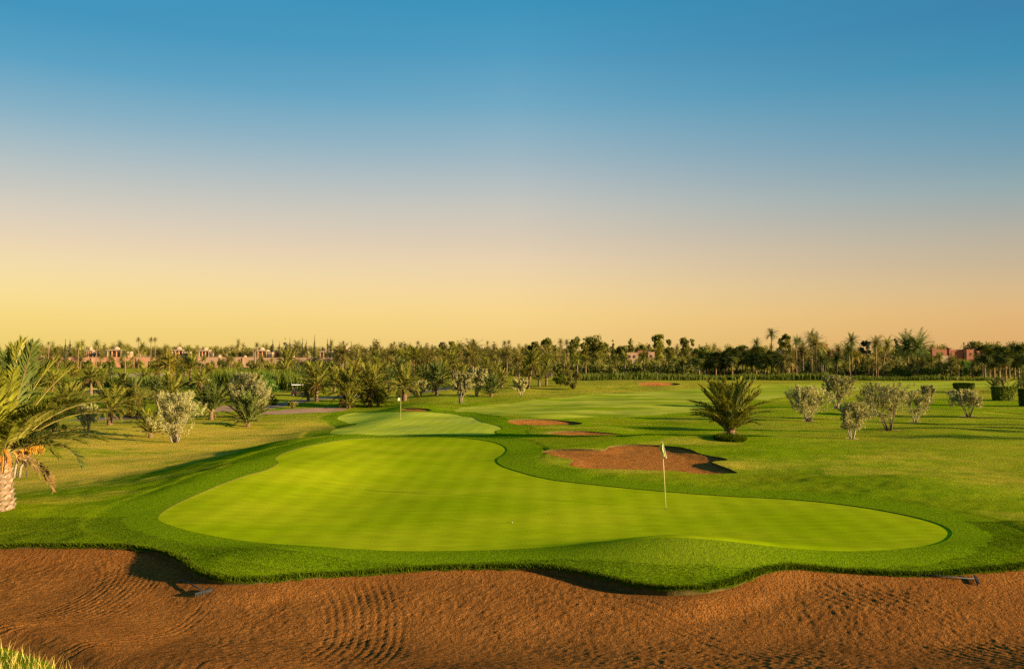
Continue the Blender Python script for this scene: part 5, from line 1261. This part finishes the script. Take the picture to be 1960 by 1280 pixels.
def undergrowth(name, spots, n, l, leaf, seed, label):
    r = np.random.default_rng(seed); C, rad = [], []
    for px0, px1, y0, y1, h, m in spots:
        for k in range(m):
            Y = r.uniform(y0, y1); x, y = atd(r.uniform(px0, px1), Y); rr = h * r.uniform(0.35, 0.6); C.append((x, y, gz(x, y) + rr * r.uniform(0.5, 1.2))); rad.append(rr)
    o = obj(name, MBq(leaf_cloud(r, C, rad, n, l, l * 0.6, 0.4, 0.4), leaf, name)); o['kind'] = 'stuff'; o['label'] = label; o['category'] = 'undergrowth'
undergrowth('undergrowth', [(560, 1080, 270, 420, 4.2, 260), (1060, 1345, 270, 340, 4.5, 130), (1340, 1500, 238, 275, 2.6, 70)], 42000, 0.85, 'conifer', 8, 'dark shrubs under the central palms and tall trees')
undergrowth('undergrowth', [(40, 660, 600, 700, 7.0, 200)], 16000, 1.6, 'frond_far', 10, 'dim shrub layer between the palms behind the villa wall')
undergrowth('undergrowth', [(1500, 1700, 262, 320, 4.4, 120), (1690, 1990, 255, 330, 4.4, 150)], 28000, 0.85, 'conifer', 9, 'dark shrubs under the palms round the red houses')

# hedge bushes before the villa wall
BUSH = []
for k in range(4):
    r2 = np.random.default_rng(950 + k); C = [[r2.uniform(-1.6, 1.6), r2.uniform(-1, 1), r2.uniform(0.6, 2.0)] for q in range(14)]
    BUSH.append(MBq(leaf_cloud(r2, C, np.full(14, 0.85), 700, 0.5, 0.26, 0.4, 0.4), ('shrub', 'frond', 'conifer_light', 'shrub_rust')[k], 'oleander_bush'))
for k in range(54):
    px = 70 + 600 * (k + r.uniform(0, 1)) / 54; Y = r.uniform(440, 500); x, y = atd(px, Y)
    o = obj('oleander_bush', BUSH[r.integers(4)], None, (x, y, gz(x, y)), (0, 0, r.uniform(0, 6.28)), (r.uniform(0.9, 1.4), r.uniform(0.9, 1.3), r.uniform(1.2, 2.0)))
    tag(o, 'one of many clipped bushes lined up before the villa wall', 'bush', 'bushes before the villa wall')

# reeds
def reeds(name, strips, n, seed, label):
    r = np.random.default_rng(seed); XY = []; hh = []
    for (pa, ya), (pb, yb), dep, h, m in strips:
        u = r.uniform(0, 1, m); Y = ya + (yb - ya) * u + r.uniform(0, dep, m); X = (pa + (pb - pa) * u - CX) / F_PX * Y
        XY.append(np.column_stack([X, Y])); hh.append(h * r.uniform(0.6, 1.15, m) * (0.75 + 0.22 * noise(X / 3, Y / 3, 3) + 0.35 * noise(X / 11, Y / 40, 4)))
    XY = np.concatenate(XY); hh = np.concatenate(hh); n = len(XY); th = r.uniform(0, 6.28, n)
    B = np.column_stack([XY, Hb(XY[:, 0], XY[:, 1]) - 0.05]); T = np.column_stack([np.cos(th), np.sin(th), 0 * th]) * 0.07
    la = r.uniform(0, 6.28, n); ln = hh * r.uniform(0.02, 0.3, n); tip = B + np.column_stack([np.cos(la) * ln, np.sin(la) * ln, hh]); mid = B + (tip - B) * 0.5 + [0, 0, 0.05]
    Q = np.stack([B - T * 0.6, mid - T, tip, mid + T], 1)
    o = obj(name, MBq(Q, 'reed', name)); o['kind'] = 'stuff'; o['label'] = label; o['category'] = 'reeds'
reeds('reeds', [((1100, 205), (1440, 222), 8, 2.1, 5200), ((1400, 214), (1600, 214), 9, 2.6, 4200), ((1590, 214), (1900, 212), 8, 1.9, 3600)], 0, 11, 'green reed belt behind the right fairway')
reeds('reeds', [((60, 172), (420, 166), 14, 2.6, 5200), ((390, 152), (620, 150), 14, 3.0, 5200), ((600, 170), (700, 172), 8, 2.6, 1800)], 0, 12, 'green reed belt behind the left palms and pond')

# ------------------------------------------------------------------ villas and walls
def zpx(py, Y): return CZ + (HOR - py) / scale_at(Y)
def part(parent, nm, f, m, sm=False):
    mb = MB(); f(mb); return obj(nm, mb.mesh(nm, [m] if isinstance(m, str) else m, sm), parent)
def wall_run(p0, p1, Y, top, label, m, openings=()):
    x0, _ = atd(p0, Y); x1, _ = atd(p1, Y); z = -0.9; h = zpx(top, Y) - z; w = x1 - x0
    t = thing('boundary_wall', (x0, Y, z), label, 'wall', 'walls of the villa compound')
    part(t, 'wall', lambda b: b.box(0, w, 0, 0.6, 0, h), m)
    part(t, 'coping', lambda b: b.box(-0.1, w + 0.1, -0.12, 0.72, h + 0.003, h + 0.25), m)
    for k in range(int(w / 14) + 1):
        q = min(w - 0.7, k * 14.0); part(t, 'pier', lambda b: b.box(q, q + 0.9, -0.35, -0.003, 0, h - 0.3), m)
    for a, b_ in openings:
        xa, xb = atd(a, Y)[0] - x0, atd(b_, Y)[0] - x0; part(t, 'gateway', lambda b: b.box(xa, xb, -0.05, -0.004, 0.0, h * 0.62), 'glassdark')  # dark sheet stands for the shade inside the gateway opening
wall_run(66, 132, 560, 685, 'low far left end of the terracotta villa wall', 'terracotta')
wall_run(132, 296, 520, 684, 'terracotta villa wall with dark gateways', 'terracotta', [(252, 256), (262, 265), (284, 287), (288, 293)])
wall_run(378, 505, 520, 684, 'pale pink villa wall beyond the golden palm', 'pinkwall', [(432, 436)])
wall_run(505, 640, 530, 685, 'pink villa wall running behind the upright palm', 'pinkwall', [(592, 596), (605, 607)])
wall_run(640, 690, 560, 686, 'short far end of the villa wall among palms', 'terracotta')
def pavilion(px, Y, wpx, eave, top, label, roof='dome', m='cream', side=0.0):
    x, _ = atd(px, Y); z = -0.9; s = scale_at(Y); w = wpx / 2 / s; he = zpx(eave, Y) - z; ht = zpx(top, Y) - z; hb = zpx(689, Y) - z; d = w * 0.8
    t = thing('villa', (x, Y, z), label, 'villa', 'domed villas of the compound')
    part(t, 'wall', lambda b: b.box(-w * 1.5, w * 1.9, 0.8, d * 2 + 3, 0, hb), m)
    part(t, 'dark_recess', lambda b: b.box(-w * 0.72, w * 0.72, d * 0.7, d * 2, hb + 0.004, he - 0.004), 'wood')  # dark block stands for the shade of the open recess behind the columns
    for k in range(4):
        q = -w * 0.92 + k * w * 1.84 / 3
        part(t, 'column', lambda b: b.box(q - 0.28, q + 0.28, 1.0, 1.56, hb + 0.004, he - 0.004), 'terracotta' if k % 3 else m)
    part(t, 'roof_slab', lambda b: (b.box(-w * 1.12, w * 1.12, 0.5, d * 2 + 0.6, he, he + 0.45), b.box(-w * 1.02, w * 1.02, 0.8, d * 2 + 0.3, he + 0.453, he + 0.8)), m)
    hr = ht - he - 0.8; rr = min(w * 0.62, hr * 1.15)
    prof = [(rr * math.cos(a), hr * math.sin(a)) for a in np.linspace(0, math.pi / 2 - 0.05, 8)] if roof == 'dome' else [(w * 0.95, 0), (w * 0.5, hr * 0.45), (w * 0.2, hr * 0.8), (0.05, hr)]
    part(t, roof, lambda b: b.lathe(prof, 14, 0, (0, d + 0.6, he + 0.803)), 'pinkwall', True)
    part(t, 'annex', lambda b: b.box(w * 1.15, w * 1.8, 1.2, d * 2 + 2.6, hb + 0.004, he - 0.6), 'cream')
    for k in range(2): part(t, 'window', lambda b: b.box(w * (1.25 + 0.27 * k), w * (1.4 + 0.27 * k), 1.14, 1.196, hb + 0.6, he - 1.6), 'glassdark')
pavilion(170, 545, 12, 672, 663, 'small kiosk villa with pointed dome left of the columned villa')
pavilion(217, 540, 28, 671, 663, 'domed villa with columned terrace above the terracotta wall')
pavilion(338, 545, 22, 671, 663, 'domed villa rising behind the golden palm')
pavilion(389, 540, 20, 672, 665, 'domed villa at the left end of the pink wall')
pavilion(497, 540, 26, 672, 664, 'domed villa with dark columns left of the conical roof')
pavilion(530, 545, 16, 675, 667, 'villa with conical roof beside the cypresses', 'cone')
pavilion(622, 560, 22, 674, 668, 'domed villa half hidden right of the tall cypress')
pavilion(660, 580, 14, 670, 662, 'small pale villa at the right end of the compound')
def low_dome(px, Y, wpx, base, top, label):
    x, _ = atd(px, Y); s = scale_at(Y); rr = wpx / 2 / s; zb, zt = zpx(base, Y), zpx(top, Y)
    t = thing('dome_house', (x, Y, -0.9), label, 'house', 'small domed houses of the compound')
    part(t, 'wall', lambda b: b.box(-rr * 1.2, rr * 1.2, -rr, rr, 0, zb + 0.9), 'terracotta')
    part(t, 'dome', lambda b: b.lathe([(rr * math.cos(a), (zt - zb) * math.sin(a)) for a in np.linspace(0, math.pi / 2 - 0.05, 8)], 14, 0, (0, 0, zb + 0.903)), 'pinkwall', True)
low_dome(77, 580, 10, 685, 679, 'low domed house at the left end of the terracotta wall'); low_dome(248, 535, 16, 684, 676, 'wide low dome right of the columned villa')
low_dome(420, 535, 9, 684, 679, 'low dome over the pink wall left of the dark-columned villa'); low_dome(469, 535, 8, 684, 680, 'smallest low dome over the pink wall'); low_dome(560, 545, 10, 685, 678, 'low dome right of the conical villa roof')
def block_house(px, Y, blocks, label, m, wins=(), name='house', group=''):
    x, _ = atd(px, Y); z = -0.9; s = scale_at(Y); t = thing(name, (x, Y, z), label, 'house', group)
    for i, (a, b_, top, d0, d1, mm) in enumerate(blocks):
        xa, xb = (a - px) / s, (b_ - px) / s; h = zpx(top, Y) - z
        w = part(t, 'wall', lambda b: b.box(xa, xb, d0, d1, 0, h), mm or m)
        part(t, 'parapet', lambda b: b.box(xa - 0.1, xb + 0.1, d0 - 0.12, d1 + 0.1, h + 0.003, h + 0.35), mm or m)
    for a, b_, t0, t1, dd in wins:
        w = part(t, 'window', lambda b: b.box((a - px) / s, (b_ - px) / s, dd - 0.08, dd - 0.004, zpx(t1, Y) - z, zpx(t0, Y) - z), 'glassdark')
        mb = MB(); mb.box((a - px) / s - 0.1, (b_ - px) / s + 0.1, dd - 0.2, dd - 0.082, zpx(t1, Y) - z - 0.12, zpx(t1, Y) - z - 0.003); obj('sill', mb.mesh('sill', ['cream']), w)
block_house(1218, 345, [(1200, 1222, 676, 0, 8, 'pinkwall'), (1222, 1240, 672, 2, 9, 'redwall'), (1240, 1252, 675, -1, 7, 'pinkwall'), (1206, 1250, 690, -5, -0.2, 'cream'), (1192, 1207, 682, 3, 9, 'pinkwall')],
            'pink and white flat-roofed house among palms below the tall trees', 'pinkwall', [(1203, 1207, 680, 685, 0), (1212, 1216, 680, 685, 0), (1212, 1220, 694, 699, -5), (1228, 1233, 694, 699, -5), (1243, 1247, 679, 684, -1)])
block_house(1805, 385, [(1781, 1812, 670, 0, 9, None), (1812, 1829, 671, 1, 10, None), (1783, 1789, 666, -0.5, 2, None), (1818, 1822, 667, 0.5, 3, None), (1792, 1806, 682, -4, -0.2, 'cream')],
            'left of the two red earth villas with chimney turrets', 'redwall', [(1793, 1796, 675, 680, 0), (1802, 1805, 675, 680, 0), (1816, 1819, 676, 681, 1)])
block_house(1868, 390, [(1832, 1850, 672, 2, 10, None), (1850, 1886, 670, 0, 9, None), (1868, 1871, 666, -0.4, 1.5, None), (1880, 1884, 666, -0.4, 1.5, None)],
            'right of the two red earth villas with chimney turrets', 'redwall', [(1856, 1859, 675, 680, 0), (1874, 1877, 675, 680, 0)])
block_house(1602, 380, [(1590, 1614, 671, 0, 9, None), (1574, 1589, 659, 3, 9, None), (1646, 1662, 677, 0, 7, None)], 'dark red house with tower behind the clean-trunked palm', 'redwall', [(1596, 1599, 676, 681, 0), (1606, 1609, 676, 681, 0)])
block_house(1500, 300, [(1495, 1505, 672, 0, 5, 'pinkwall'), (1498, 1511, 682, -2, -0.1, 'cream')], 'small pale house glimpsed right of the fan palm stand', 'pinkwall', [(1500, 1502, 676, 680, 0)])
block_house(880, 330, [(875, 884, 678, 0, 3, None), (880, 888, 688, -1, 2, None)], 'slim terracotta tower in the central palm forest', 'terracotta', [(878, 880, 682, 685, 0)])
x, y = at(878, 722); t = thing('dead_palm_trunk', (x, y, gz(x, y)), 'pale dead trunk leaning between the central palms', 'dead trunk')
mb = MB(); s = scale_at(y); mb.tube([(0, 0, -0.2), (0.8, 0, 1.2), (12 / s, 0, 19 / s)], [0.2, 0.18, 0.14], 7); obj('trunk', mb.mesh('trunk', ['boot'], True), t)
